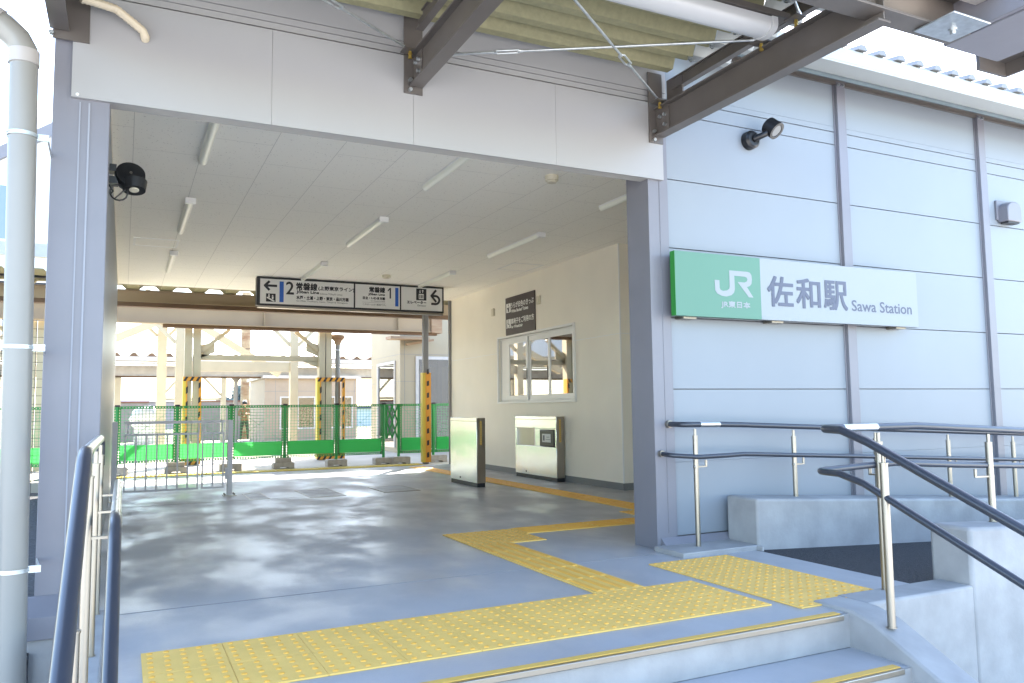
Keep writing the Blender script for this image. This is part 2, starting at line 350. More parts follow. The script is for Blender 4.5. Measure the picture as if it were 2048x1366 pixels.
mb = MB(); mb.box(-60, 60, 31.4, 60, -1.2, -0.22); build('verge', mb, 'grass', kind='structure')
mb = MB(); mb.box(-14, -0.36, 4.3, 12.9, -0.9, -0.14); build('gravel_yard', mb, 'gravel', kind='structure')
# yellow strip at the far edge of the concourse and its curved shadow band
# ================================================================== tactile paving
def studs(mb, x0, y0, nx, ny, pitch=0.06):
    for i in range(nx):
        for j in range(ny): mb.dome((x0+pitch*(i+0.5), y0+pitch*(j+0.5), 0.0075), 0.0115, 0.0050, 10)
def tiles(name, x0, y0, nx, ny, label, size=0.30):
    t = thing(name, label, 'tactile paving', (x0, y0, 0))
    for i in range(nx):
        for j in range(ny):
            a = MB(); a.box(x0+i*size+0.0012, x0+(i+1)*size-0.0012, y0+j*size+0.0012, y0+(j+1)*size-0.0012, 0.001, 0.0075); a.cur = 1; studs(a, x0+i*size, y0+j*size, 5, 5, size/5)
            build('tile', a, ['yel', 'dot'], t)
    return t
def bars(name, x0, x1, y0, y1, along, label, rows=1):
    t = thing(name, label, 'tactile paving', (x0, y0, 0)); a = MB(); d = MB()
    L = (y1-y0) if along == 'y' else (x1-x0); n = max(1, round(L/0.30)); s = L/n
    for i in range(n):
        a = MB(); d = a; a.cur = 0
        if along == 'y': a.box(x0, x1, y0+i*s+0.001, y0+(i+1)*s-0.001, 0.001, 0.0075)
        else: a.box(x0+i*s+0.001, x0+(i+1)*s-0.001, y0, y1, 0.001, 0.0075)
        a.cur = 1
        for k in range(4):
            W = (x1-x0) if along == 'y' else (y1-y0); c = W*(k+0.5)/4
            if along == 'y': q = [(x0+c-0.017, y0+i*s+0.012), (x0+c+0.017, y0+(i+1)*s-0.012)]
            else: q = [(x0+i*s+0.012, y0+c-0.017), (x0+(i+1)*s-0.012, y0+c+0.017)]
            (xa, ya), (xb, yb) = q; e = 0.006
            d.add([(xa,ya,0.0075),(xb,ya,0.0075),(xb,yb,0.0075),(xa,yb,0.0075),(xa+e,ya+e,0.0125),(xb-e,ya+e,0.0125),(xb-e,yb-e,0.0125),(xa+e,yb-e,0.0125)],
                  [(4,5,6,7),(0,1,5,4),(1,2,6,5),(2,3,7,6),(3,0,4,7)])
        build('tile', a, ['yel', 'dot'], t)
    return t
tiles('tactile_strip', 0.085, 2.915, 9, 2, 'long yellow dotted tactile strip across the top of the steps')
tiles('tactile_patch', 2.855, 2.80, 2, 4, 'yellow dotted tactile patch at the head of the asphalt ramp')
bars('guide_path', 2.180, 2.480, 3.52, 5.10, 'y', 'yellow ribbed tactile path leading from the step strip into the passage')
tiles('tactile_corner', 2.180, 5.10, 2, 2, 'small yellow dotted tactile square where the ribbed path turns', 0.29)
bars('guide_path', 2.765, 4.05, 5.42, 5.70, 'x', 'yellow ribbed tactile path running right toward the brown doorway jamb')
tiles('tactile_corner', 4.055, 5.55, 2, 2, 'yellow dotted tactile square half hidden behind the right jamb', 0.28)
bars('guide_path', 4.25, 4.53, 6.15, 12.6, 'y', 'long yellow ribbed tactile path running between the two ticket gate boxes')
t = thing('platform_edge_strip', 'faded yellow tactile line along the far end of the passage', 'tactile paving', (-0.05, 13.1, 0))
for i in range(17):
    a = MB(); d = a
    a.box(-0.08+0.28*i, -0.082+0.28*(i+1), 13.10, 13.38, -0.011, 0.004)
    for k in range(5):
        for j in range(5): d.dome((-0.05+0.28*i+0.056*k, 13.13+0.056*j, 0.004), 0.011, 0.005, 6)
    build('tile', a, 'hazyel', t)

# ================================================================== steps, curbs, ramp
st = thing('staircase', 'concrete entrance steps with yellow and silver nosings', 'steps', (1.5, 2.65, -0.15))
NR = 5
for k in range(1, NR):
    m_ = MB(); y1 = 2.645-0.30*(k-1); m_.box(-0.13, 2.985, y1-0.30, y1, -0.9, -0.15*k)
    build('tread', m_, 'floor', st)
for k in range(0, NR-1):
    y = 2.645-0.30*k; z = -0.15*k
    m_ = MB(); m_.box(-0.13, 2.985, y, y+0.03, z-0.148, z-0.002) if k == 0 else m_.box(-0.13, 2.985, y-0.012, y-0.0005, z-0.148, z-0.002)
    build('riser', m_, 'conc', st)
    y0 = y-0.012
    n_ = MB(); n_.box(-0.10, 2.93, y0-0.010, y0+0.052, z-0.020, z+0.004); nz_ = build('nosing', n_, 'steel', st, bevel=0.003)
    g_ = MB(); g_.box(-0.10, 2.925, y0+0.008, y0+0.046, z+0.0045, z+0.0075); build('grip_insert', g_, 'yel2', nz_)
    if k == 0:
        m_ = MB(); m_.box(-0.13, 2.985, y-0.012, y+0.0305, z-0.149, z-0.0015); 
# left side curb (steps and landing)
def sloped_curb(name, x0, x1, ytop, label, zt=0.03, y_back=4.3, ybreak=2.66):
    prof = [(y_back, -0.9), (y_back, zt), (ybreak, zt), (ybreak-0.12, zt-0.03), (ybreak-1.45, zt-0.03-0.665), (ybreak-1.7, -0.745), (ybreak-1.7, -0.9)]
    m_ = MB(); m_.prism([(x0, y, z) for y, z in prof], (x1-x0, 0, 0))
    return build(name, m_, 'conc', bevel=0.012, label=label, cat='curb', loc=((x0+x1)/2, y_back, 0))
sloped_curb('side_curb', -0.14, -0.045, 0, 'narrow pale concrete curb beside the steps under the left handrail', y_back=4.27)
sloped_curb('side_curb', 2.985, 3.17, 0, 'pale concrete curb sloping down the right side of the steps', y_back=2.86, ybreak=2.64, zt=0.016)
# right: low parapet between ramp and lower pavement
pr = thing('parapet_wall', 'pale concrete wall beside the ramp carrying the near handrail', 'wall', (3.9, 2.8, 0))
m_ = MB(); m_.box(3.1705, 3.938, 2.690, 2.89, -0.9, 0.014); build('low_wall', m_, 'conc', pr, bevel=0.015)
m_ = MB(); m_.prism([(3.93, 2.688, -0.9), (3.93, 2.688, 0.305), (9.0, 2.688, 0.05), (9.0, 2.688, -0.9)], (0, 0.235, 0)); build('wall', m_, 'conc', pr, bevel=0.02)
# ramp and asphalt
m_ = MB(); sl_ = -0.05
m_.prism([(3.751, 2.88, -0.9), (3.751, 2.88, 0.0), (9.5, 2.88, sl_*5.75), (9.5, 2.88, -0.9)], (0, 1.17, 0))
build('ramp', m_, 'asph', kind='structure')
bw = thing('ramp_back_wall', 'long low concrete wall along the white facade behind the ramp', 'wall', (3.78, 4.1, 0))
m_ = MB(); m_.prism([(3.775, 4.052, -0.9), (3.775, 4.052, 0.332), (9.5, 4.052, -0.01), (9.5, 4.052, -0.9)], (0, 0.30, 0))
build('wall', m_, 'conc', bw, bevel=0.018)
m_ = MB(); m_.box(3.16, 3.774, 4.052, 4.36, -0.3, 0.032); m_.box(3.76, 3.774, 4.0, 4.36, -0.3, 0.031)
build('plinth', m_, 'conc', bw, bevel=0.015)

# ================================================================== station building
B = thing('station_building', 'white panelled station building with an open passage and lavender grey pilasters', 'building', (3.2, FY, 0))
WT = 3.53
XE = 10.4
joints = [0.075, 1.065, 1.56, 2.049, 2.538, 3.013, 3.118]
fac = MB()
bays = [(3.372, 5.050), (5.158, 6.812), (6.915, 8.56), (8.66, XE)]
for (a_, b_) in bays:
    for z0, z1 in [(0.075, 0.568), (0.568, 1.065), (1.065, 1.56), (1.56, 2.049), (2.049, 2.538), (2.538, 3.013), (3.013, 3.118), (3.118, 3.163), (3.163, 3.56)]:
        g = 0.0035 if z0 not in (0.568, 3.163) and z1 not in (0.568,) else 0.0012
        fac.box(a_, b_, FY+0.02, FY+0.06, z0+(0.0035 if z0 not in (0.568, 3.163) else 0.0008), z1-(0.0035 if z1 not in (0.568, 3.163) else 0.0008))
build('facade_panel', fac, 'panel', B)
box_part('joint_backing', B, 'joint', 3.372, XE, FY+0.045, FY+0.10, 0.06, 3.56)
for x0 in (5.062, 6.822, 8.566):
    p_ = MB(); p_.box(x0, x0+0.094, FY-0.015, FY+0.05, 0.02, 3.56); p_.box(x0-0.012, x0, FY+0.012, FY+0.05, 0.02, 3.56); build('pilaster', p_, 'lav', B, bevel=0.003)
m_ = MB()
for x0 in (5.062, 6.822, 8.566):
    for dx in (0.02, 0.07): m_.cyl((x0+dx, 4.35, 3.50), (x0+dx, 4.372, 3.50), 0.010, 6)
build('fixing_bolt', m_, 'galv', B)
# openings, columns
m_ = MB(); m_.box(3.205, 3.372, FY, FY+0.26, 0.0, 3.2); m_.box(3.296, 3.300, FY-0.003, FY, 0.1, 2.52)
build('column', m_, 'lav', B, bevel=0.004)
m_ = MB(); m_.box(-0.352, -0.100, FY, FY+0.25, -0.1, 3.2)
cl_ = build('column', m_, 'lav', B, bevel=0.004)
m_ = MB(); m_.box(-0.236, -0.230, FY-0.003, FY-0.0002, 0.08, 2.495); m_.box(-0.196, -0.188, FY-0.004, FY-0.0002, 0.08, 2.495); build('seam', m_, 'lavlight', cl_)
# base flashings
def flash(x0, x1, z0, z1, dy=0.075, yb=FY):
    f = MB(); f.prism([(x0, yb, z0), (x0, yb-dy, z0), (x0, yb-dy, z0+(z1-z0)*0.55), (x0, yb-0.003, z1), (x0, yb, z1)], (x1-x0, 0, 0)); return f
build('base_flashing', flash(-0.42, -0.125, -0.085, 0.10), 'lav', B, bevel=0.002)
f = flash(3.235, XE, -0.02, 0.075, 0.05); build('base_flashing', f, 'lav', B, bevel=0.002)
box_part('foundation', B, 'conc', -0.41, -0.31, FY-0.055, FY+0.2, -0.9, -0.09)
box_part('foundation', B, 'conc', -0.31, -0.141, FY-0.055, FY+0.2, -0.9, -0.0905)
# fascia over the opening
fa = MB()
for x0, x1 in ((-0.272, 0.686), (0.6875, 1.502), (1.5035, 2.471), (2.4725, 3.322)): fa.box(x0, x1, 4.355, FY-0.001, 2.510, 3.048)
fo = build('fascia', fa, 'fascia', B)
fa = MB(); fa.box(-0.272, 3.372, 4.372, FY-0.001, 3.062, 3.097); fa.box(-0.272, 3.372, 4.372, FY-0.001, 3.102, 3.138); fa.box(-0.272, 3.372, 4.372, FY-0.001, 3.143, 3.50); build('upper_siding', fa, 'fascia', B)
box_part('joint_backing', B, 'joint', -0.27, 3.371, FY, FY+0.05, 3.0, 3.5)
box_part('lintel', B, 'soffit', -0.10, 3.205, FY, FY+0.085, 2.513, 3.1)
m_ = MB(); m_.dome((-0.245, 4.355, 2.525), 0.008, 0.004, 8, (0,-1,0)); build('rivet', m_, 'white', fo)
# roof, eaves
box_part('roof', B, 'slate', -0.36, XE, FY+0.1, 12.95, 3.64, 3.75)
m_ = MB(); m_.box(-0.30, XE, FY+0.1, 12.90, 3.3, 3.64); build('roof_void', m_, 'panel', B)
m_ = MB(); m_.box(3.45, XE, 3.95, 4.12, 3.43, 3.445); m_.box(3.45, XE, 3.95, 3.965, 3.445, 3.545); m_.box(3.45, XE, 3.962, 3.985, 3.535, 3.56); m_.box(3.45, XE, 4.10, 4.12, 3.445, 3.55)
build('gutter', m_, 'gutter', B, bevel=0.003)
m_ = MB(); m_.box(7.70-0.55, 7.78-0.55, 3.944, 4.124, 3.424, 3.5625); build('gutter_joint', m_, 'gutter', B, bevel=0.002)
m_ = MB(); m_.box(3.45, XE, 4.12, 4.30, 3.50, 3.52); m_.box(3.45, XE, 4.121, 4.13, 3.40, 3.5); build('eaves_soffit', m_, 'teal', B)
m_ = MB(); m_.box(3.3, XE, 4.31, FY+0.02, 3.525, 3.56); m_.box(3.3, XE, 4.37, 4.39, 3.50, 3.53); build('eaves_trim', m_, 'brown', B)
m_ = MB(); x = 3.6
while x < XE:
    m_.prism([(x-0.05, 3.93, 3.56), (x+0.05, 3.93, 3.56), (x+0.022, 3.93, 3.602), (x-0.022, 3.93, 3.602)], (0, 0.6, 0.09)); x += 0.21
m_.box(3.4, XE, 3.98, 4.6, 3.557, 3.568)
build('roof_rib', m_, 'base', B)
# interior
box_part('ceiling', B, 'ceil', -0.12, 6.6, FY+0.14, 12.93, 2.855, 2.90)
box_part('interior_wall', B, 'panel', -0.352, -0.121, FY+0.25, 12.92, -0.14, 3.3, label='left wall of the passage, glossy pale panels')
iw = MB()
iw.box(5.145, 5.20, 7.64, 8.70, 0, 2.86); iw.box(5.145, 5.20, 10.93, 12.90, 0, 2.86); iw.box(5.145, 5.20, 8.70, 10.93, 0, 1.05); iw.box(5.145, 5.20, 8.70, 10.93, 2.0, 2.86)
iw.box(5.20, 6.62, 7.64, 7.70, 0, 2.86); iw.box(6.60, 6.66, 4.5, 7.64, 0, 2.86); iw.box(3.36, 6.62, 4.49, 4.55, 0, 2.86)
build('interior_wall', iw, 'int', B)
m_ = MB(); m_.box(5.138, 5.152, 7.632, 7.647, 0.08, 2.855); m_.box(5.1425, 5.146, 7.65, 8.66, 1.795, 1.803); m_.box(5.1425, 5.146, 10.97, 12.88, 1.785, 1.793); m_.box(5.155, 6.6, 7.637, 7.6405, 1.795, 1.803)
build('wall_trim', m_, 'wtrim', B)
m_ = MB(); m_.box(5.136, 5.1445, 7.632, 12.88, 0.0, 0.08); m_.box(5.136, 6.6, 7.631, 7.6395, 0.0, 0.08); build('baseboard', m_, 'base', B)
m_ = MB(); m_.box(5.10, 5.145, 12.905, 12.945, 0, 2.9); build('corner_post', m_, 'base', B)
m_ = MB(); m_.box(-0.125, -0.1205, 4.7, 12.9, 2.79, 2.854); build('cornice', m_, 'ivory', B)
def hatch(x0, x1, y0, y1):
    m_ = MB(); b_ = 0.022
    m_.box(x0,x1,y0,y0+b_,2.849,2.8548); m_.box(x0,x1,y1-b_,y1,2.849,2.8548); m_.box(x0,x0+b_,y0+b_,y1-b_,2.849,2.8548); m_.box(x1-b_,x1,y0+b_,y1-b_,2.849,2.8548)
    h = build('ceiling_hatch', m_, 'wtrim', B); box_part('hatch_lid', h, 'ceil', x0+b_+0.004, x1-b_-0.004, y0+b_+0.004, y1-b_-0.004, 2.851, 2.8545)
hatch(0.05, 0.51, 9.4, 9.85); hatch(4.55, 5.0, 9.2, 9.72)
# ticket window
W = MB(); y0, y1, z0, z1 = 8.69, 10.94, 1.05, 2.0
W.box(5.118, 5.20, y0-0.03, y1+0.03, z0-0.03, z0); W.box(5.118, 5.20, y0-0.03, y1+0.03, z1, z1+0.03); W.box(5.118, 5.20, y0-0.03, y0, z0, z1); W.box(5.118, 5.20, y1, y1+0.03, z0, z1)
W.box(5.16, 5.28, y0, y1, z0, z0+0.02); W.box(5.16, 5.28, y0, y1, z1-0.02, z1); W.box(5.16, 5.30, y1-0.02, y1, z0, z1); W.box(5.16, 5.30, y0, y0+0.02, z0, z1)
wi = build('window', W, 'white', B, bevel=0.003)
cuts = [8.71, 9.40, 10.02, 10.66]
for i in range(3):
    a_, b_ = cuts[i], cuts[i+1]; xo = 5.155+0.022*(i % 2); s_ = MB(); tw = 0.05
    s_.box(xo, xo+0.02, a_, b_, z0+0.02, z0+0.085); s_.box(xo, xo+0.02, a_, b_, z1-0.10, z1-0.02); s_.box(xo, xo+0.02, a_, a_+tw, z0+0.085, z1-0.10); s_.box(xo, xo+0.02, b_-tw, b_, z0+0.085, z1-0.10)
    build('sash', s_, 'white', wi, bevel=0.002)
    box_part('pane', wi, 'glass', xo+0.008, xo+0.012, a_+tw, b_-tw, z0+0.085, z1-0.10)
for yy in (9.42, 10.04): build('handle', MB().box(5.148, 5.158, yy-0.012, yy+0.012, 1.36, 1.52), 'black', wi, bevel=0.003)
box_part('window_jamb', wi, 'white', 5.165, 5.40, 10.66, 10.90, z0+0.02, z1-0.02)
# room behind the ticket window and rear wall of the right part
m_ = MB(); m_.box(7.4, 7.45, 7.7, 12.9, 0, 2.9); m_.box(5.2, 7.4, 7.7, 12.9, -0.02, 0.02); m_.box(5.2, 7.4, 7.7, 12.9, 2.86, 2.9); m_.box(5.2, 7.4, 12.86, 12.9, 0, 2.9)
build('office_lining', m_, 'int', B)
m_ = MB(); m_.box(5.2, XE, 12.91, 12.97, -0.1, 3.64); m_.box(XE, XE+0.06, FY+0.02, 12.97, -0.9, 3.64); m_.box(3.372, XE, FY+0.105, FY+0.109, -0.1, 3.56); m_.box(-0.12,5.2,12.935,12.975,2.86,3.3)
build('rear_wall', m_, 'panel', B)

# ================================================================== ceiling fittings
CL = thing('ceiling_light', '', 'ceiling light', (0.49, 4.88, 2.854), group='slim linear lights on the passage ceiling')
m_ = MB(); m_.box(0.445, 0.535, 4.88, 4.93, 2.802, 2.8535); m_.box(0.452, 0.528, 4.93, 6.26, 2.842, 2.8535); 
build('body', m_, 'white', CL, bevel=0.003)
m_ = MB(); pr_ = [(0.457+0.066*0.5*(1-math.cos(math.pi*i/8)), 2.842-0.038*math.sin(math.pi*i/8)) for i in range(9)]
m_.prism([(x, 4.93, z) for x, z in pr_], (0, 1.33, 0)); build('diffuser', m_, 'lens', CL)
rows = [('left', 0.0), ('middle', 1.78), ('right', 3.55)]; cols = [('nearest the white fascia', 0.0), ('halfway down the ceiling', 2.58), ('farthest, toward the platform', 5.17)]
first = True
for rn, dx in rows:
    for cn, dy in cols:
        lb = 'slim white ceiling light of the %s row, %s' % (rn, cn)
        if first: CL['label'] = lb; first = False
        else: dup(CL, (dx, dy, 0), lb)
def detector(x, y, r, h, lb):
    t = thing('smoke_detector', lb, 'detector', (x, y, 2.854)); build('base', MB().cyl((x,y,2.8535),(x,y,2.8535-h*0.75),r,24), 'ivory', t, bevel=0.004); build('sensor', MB().cyl((x,y,2.8535-h*0.75),(x,y,2.8535-h),r*0.7,20), 'ivory', t)
detector(3.12, 5.58, 0.055, 0.06, 'round ivory detector on the ceiling close to the white fascia')
detector(3.30, 10.75, 0.06, 0.05, 'round pale detector on the ceiling just before the hanging direction sign')
for (yy, zz, lb) in ((11.13, 2.44, 'small ivory box on the cream wall left of the brown notice'), (9.62, 2.44, 'small ivory box on the cream wall right of the brown notice')):
    t = thing('wall_box', lb, 'wall box', (5.145, yy, zz)); build('body', MB().box(5.12, 5.1448, yy-0.045, yy+0.045, zz-0.06, zz+0.06), 'ivory', t, bevel=0.006); build('faceplate', MB().box(5.117, 5.1198, yy-0.03, yy+0.03, zz-0.045, zz+0.045), 'ivory', t, bevel=0.001)

# ================================================================== signs
# --- station name sign on the facade
SG = thing('station_sign', 'long green and white station name sign on the white facade', 'sign', (4.65, FY-0.09, 1.57))
fy = 4.255; k_ = fy/4.38
def fx(x): return x*k_*1.0
def fz(z): return EYE+(z-EYE)*k_
x0, x1, xm, z0, z1 = fx(3.415), fx(5.905), fx(4.193), fz(1.575), fz(2.029)
build('green_panel', MB().box(x0, xm, fy, fy+0.05, z0, z1), 'jrgreen', SG)
build('side_edge', MB().box(x0-0.002, x0-0.0005, fy, fy+0.05, z0, z1), 'edgegreen', SG)
build('white_panel', MB().box(xm, x1, fy, fy+0.05, z0, z1), 'signwhite', SG)
for xx in (x0+0.10, x0+0.9, x1-0.2): build('bracket', MB().box(xx, xx+0.11, fy+0.05, FY+0.02, z0-0.012, z0+0.03).box(xx, xx+0.11, fy+0.05, FY+0.02, z1-0.02, z1+0.006), 'steel', SG)
F1 = Face((x0, fy, z0), (1,0,0), (0,0,1), 0.0015); Wd = x1-x0; Hh = z1-z0

jr = [(368,293),(405,296),(405,355),(412,370),(430,378),(460,375),(478,362),(482,345),(482,220),(625,231),(645,238),(657,258),(660,290),(655,325),(640,343),(618,350),(667,433),(630,430),(545,310),(600,314),(618,306),(624,290),(618,276),(600,269),(521,262),(522,365),(515,392),(495,412),(455,422),(420,416),(385,398),(370,372)]
us = [(x-368)/299 for x, y in jr]; vs_ = [(411-(y-0.076*(x-368)))/(411-211) for x, y in jr]
gw = xm-x0; ju0, ju1, jv0, jv1 = gw*0.445, gw*0.905, Hh*0.345, Hh*0.76
m_ = MB(); F1.poly(m_, [(ju0+(ju1-ju0)*u, jv0+(jv1-jv0)*v) for u, v in zip(us, vs_)])
F1.btext(m_, 'JR東日本', gw*0.515, gw*0.86, Hh*0.15, Hh*0.265, 0.0022)
build('emblem', m_, 'signwhite', SG)
m_ = MB(); ww = x1-xm
def kj(ch, a, b):
    o_ = 0.0055; k = 1.0
    for du, dv in ((-1,-1),(1,-1),(-1,1),(1,1),(0,0),(1,0),(-1,0),(0,1),(0,-1)):
        F1.text(m_, ch, gw+ww*a+du*o_, gw+ww*b+du*o_, Hh*0.23+dv*o_*0.8, Hh*0.72+dv*o_*0.8, 0.0, k); k += 0.12
kj('佐', 0.040, 0.185); kj('和', 0.208, 0.350); kj('駅', 0.375, 0.520)
F1.text(m_, 'Sawa Station', gw+ww*0.548, gw+ww*0.955, Hh*0.225, Hh*0.42, 0.012)
build('lettering', m_, 'kanji', SG)
# --- hanging direction sign
DY = 11.5; D = thing('direction_sign', 'long hanging line direction sign with black frame and arrows', 'hanging sign', (3.1, DY, 2.85))
k_ = DY/10.8
dx0, dx1 = 1.564*k_, 4.184*k_; dz0, dz1 = EYE+(2.354-EYE)*k_, 2.848
d1, d2 = 2.856*k_, 3.525*k_; b_ = 0.024
m_ = MB(); m_.box(dx0-0.02, dx1+0.005, DY, DY+0.14, dz0, dz1); build('housing', m_, 'blackm', D, bevel=0.004)
m_ = MB()
for a_, c_ in ((dx0+b_, d1-b_*0.5), (d1+b_*0.5, d2-b_*0.5), (d2+b_*0.5, dx1-b_)): m_.box(a_, c_, DY-0.003, DY-0.0002, dz0+b_, dz1-b_)
build('panel', m_, 'signgrey', D)
m_ = MB(); m_.box(dx0, dx1, DY+0.02, DY+0.12, dz0-0.03, dz0-0.001); build('bottom_channel', m_, 'steel', D)
F2 = Face((dx0, DY-0.003, dz0), (1,0,0), (0,0,1), 0.0012); H2 = dz1-dz0; W2 = dx1-dx0
def U(px): return (px-120)/(1975-120)*W2      # pixel columns of the enlarged sign crop, undone
def V(f): return f*H2
ink = MB(); blu = MB(); wht = MB()
def arrow_left(u0, u1, v, s, wd, k=1): F2.stroke(ink, [(u1, v), (u0+0.01, v)], wd, k); F2.stroke(ink, [(u0+s, v+s), (u0, v), (u0+s, v-s)], wd, k+0.5)
arrow_left(U(172)+0.01, U(285), V(0.70), V(0.145), V(0.082))
F2.rect(ink, U(190), U(278), V(0.13), V(0.42))
F2.poly(wht, [(U(196),V(0.30)),(U(204),V(0.30)),(U(268),V(0.17)),(U(268),V(0.14)),(U(255),V(0.14)),(U(196),V(0.26))], 2)
F2.disc(wht, U(217), V(0.385), V(0.024), 2.2); F2.poly(wht, [(U(209),V(0.355)),(U(225),V(0.355)),(U(224),V(0.27)),(U(211),V(0.29))], 2.1)
F2.disc(wht, U(250), V(0.345), V(0.024), 2.2); F2.poly(wht, [(U(242),V(0.315)),(U(259),V(0.315)),(U(257),V(0.21)),(U(244),V(0.235))], 2.1)
F2.rect(blu, U(313), U(352), V(0.13), V(0.87)); build('colour_bar', blu, 'blue', D); blu = MB()
F2.btext(ink, '2', U(375), U(445), V(0.43), V(0.87), 0.0045)
F2.btext(ink, '常磐線', U(470), U(668), V(0.60), V(0.86), 0.0045)
F2.btext(ink, '(上野東京ライン)', U(680), U(1030), V(0.61), V(0.78), 0.003)
F2.btext(ink, 'Jōban Line', U(472), U(685), V(0.46), V(0.585), 0.003)
F2.text(ink, '(Ueno-Tōkyō Line)', U(695), U(912), V(0.455), V(0.535), 0.0)
F2.btext(ink, '水戸・土浦・上野・東京・品川方面', U(472), U(975), V(0.265), V(0.395), 0.003)
F2.text(ink, 'for Mito, Tsuchiura, Ueno, Tōkyō & Shinagawa', U(472), U(965), V(0.165), V(0.235), 0.0)
F2.btext(ink, '常磐線', U(1185), U(1345), V(0.66), V(0.86), 0.0045)
F2.rect(ink, U(1393), U(1408), V(0.46), V(0.86)); F2.poly(ink, [(U(1372), V(0.76)), (U(1378), V(0.72)), (U(1394), V(0.80)), (U(1394), V(0.86))], 1.3)
F2.rect(blu, U(1452), U(1487), V(0.17), V(0.88))
F2.btext(ink, 'Jōban Line', U(1175), U(1343), V(0.53), V(0.63), 0.003)
F2.btext(ink, '日立・いわき方面', U(1120), U(1345), V(0.39), V(0.49), 0.003)
F2.text(ink, 'for Hitachi & Iwaki', U(1200), U(1345), V(0.315), V(0.36), 0.0)
F2.rect(ink, U(1112), U(1352), V(0.275), V(0.281))
F2.text(ink, 'このホームが1番線です。', U(1118), U(1355), V(0.165), V(0.235), 0.0)
F2.rect(ink, U(1675), U(1785), V(0.45), V(0.90))
F2.rect(wht, U(1703), U(1757), V(0.50), V(0.70), 2); 
for i in range(3): F2.rect(ink, U(1710+16*i), U(1719+16*i), V(0.53), V(0.66), 3)
F2.poly(wht, [(U(1705),V(0.78)),(U(1727),V(0.78)),(U(1716),V(0.73))], 2); F2.rect(wht, U(1713), U(1719), V(0.76), V(0.85), 2.1)
F2.poly(wht, [(U(1733),V(0.81)),(U(1757),V(0.81)),(U(1745),V(0.86))], 2); F2.rect(wht, U(1742), U(1748), V(0.74), V(0.82), 2.1)
F2.btext(ink, 'エレベーター', U(1577), U(1783), V(0.31), V(0.42), 0.003)
F2.text(ink, 'Elevator', U(1690), U(1783), V(0.215), V(0.285), 0.0)
arc = [(U(1850), V(0.645))] + [(U(1885)+V(0.155)*math.sin(math.pi*i/10), V(0.49)+V(0.155)*math.cos(math.pi*i/10)) for i in range(11)] + [(U(1843), V(0.335))]
F2.stroke(ink, arc, V(0.085), 1); F2.stroke(ink, [(U(1888), V(0.86)), (U(1840), V(0.645)), (U(1888), V(0.43))], V(0.085), 4)
build('lettering', ink, 'ink', D); build('colour_bar', blu, 'blue', D); build('pictogram', wht, 'signgrey', D)
# --- brown notice above the ticket window
N = thing('ticket_notice', 'dark brown notice board above the ticket window', 'sign', (5.14, 10.2, 2.0))
build('board', MB().box(5.128, 5.144, 9.725, 10.665, 2.035, 2.597), 'maroon', N)
F3 = Face((5.128, 10.665, 2.035), (0,-1,0), (0,0,1), 0.0015); w3, h3 = 0.94, 0.562
m_ = MB()
F3.rect(m_, 0.03*w3, 0.19*w3, 0.60*h3, 0.84*h3); F3.rect(m_, 0.03*w3, 0.19*w3, 0.18*h3, 0.42*h3)
F3.btext(m_, 'うらが白色のきっぷ', 0.20*w3, 0.97*w3, 0.69*h3, 0.84*h3, 0.0025)
F3.btext(m_, 'White Backed Tickets', 0.21*w3, 0.79*w3, 0.575*h3, 0.655*h3, 0.0025)
F3.btext(m_, '車椅子をご利用の方', 0.20*w3, 0.97*w3, 0.27*h3, 0.42*h3, 0.0025)
F3.btext(m_, 'for Wheelchair', 0.21*w3, 0.60*w3, 0.165*h3, 0.24*h3, 0.0025)
build('lettering', m_, 'signgrey', N)
m_ = MB()
F3.poly(m_, [(0.09*w3,0.62*h3),(0.14*w3,0.62*h3),(0.14*w3,0.70*h3),(0.15*w3,0.75*h3),(0.12*w3,0.76*h3),(0.12*w3,0.72*h3),(0.07*w3,0.74*h3),(0.06*w3,0.71*h3),(0.09*w3,0.68*h3)], 2); F3.rect(m_, 0.10*w3, 0.125*w3, 0.775*h3, 0.82*h3, 2)
F3.disc(m_, 0.095*w3, 0.385*h3, 0.013, 2); F3.stroke(m_, [(0.095*w3,0.36*h3),(0.10*w3,0.29*h3),(0.135*w3,0.285*h3),(0.155*w3,0.215*h3)], 0.012, 2)
rr = 0.045; F3.stroke(m_, [(0.105*w3+rr*math.cos(a), 0.255*h3+rr*math.sin(a)) for a in [R(100+20*i) for i in range(13)]], 0.008, 3)
build('pictogram', m_, 'maroon', N)

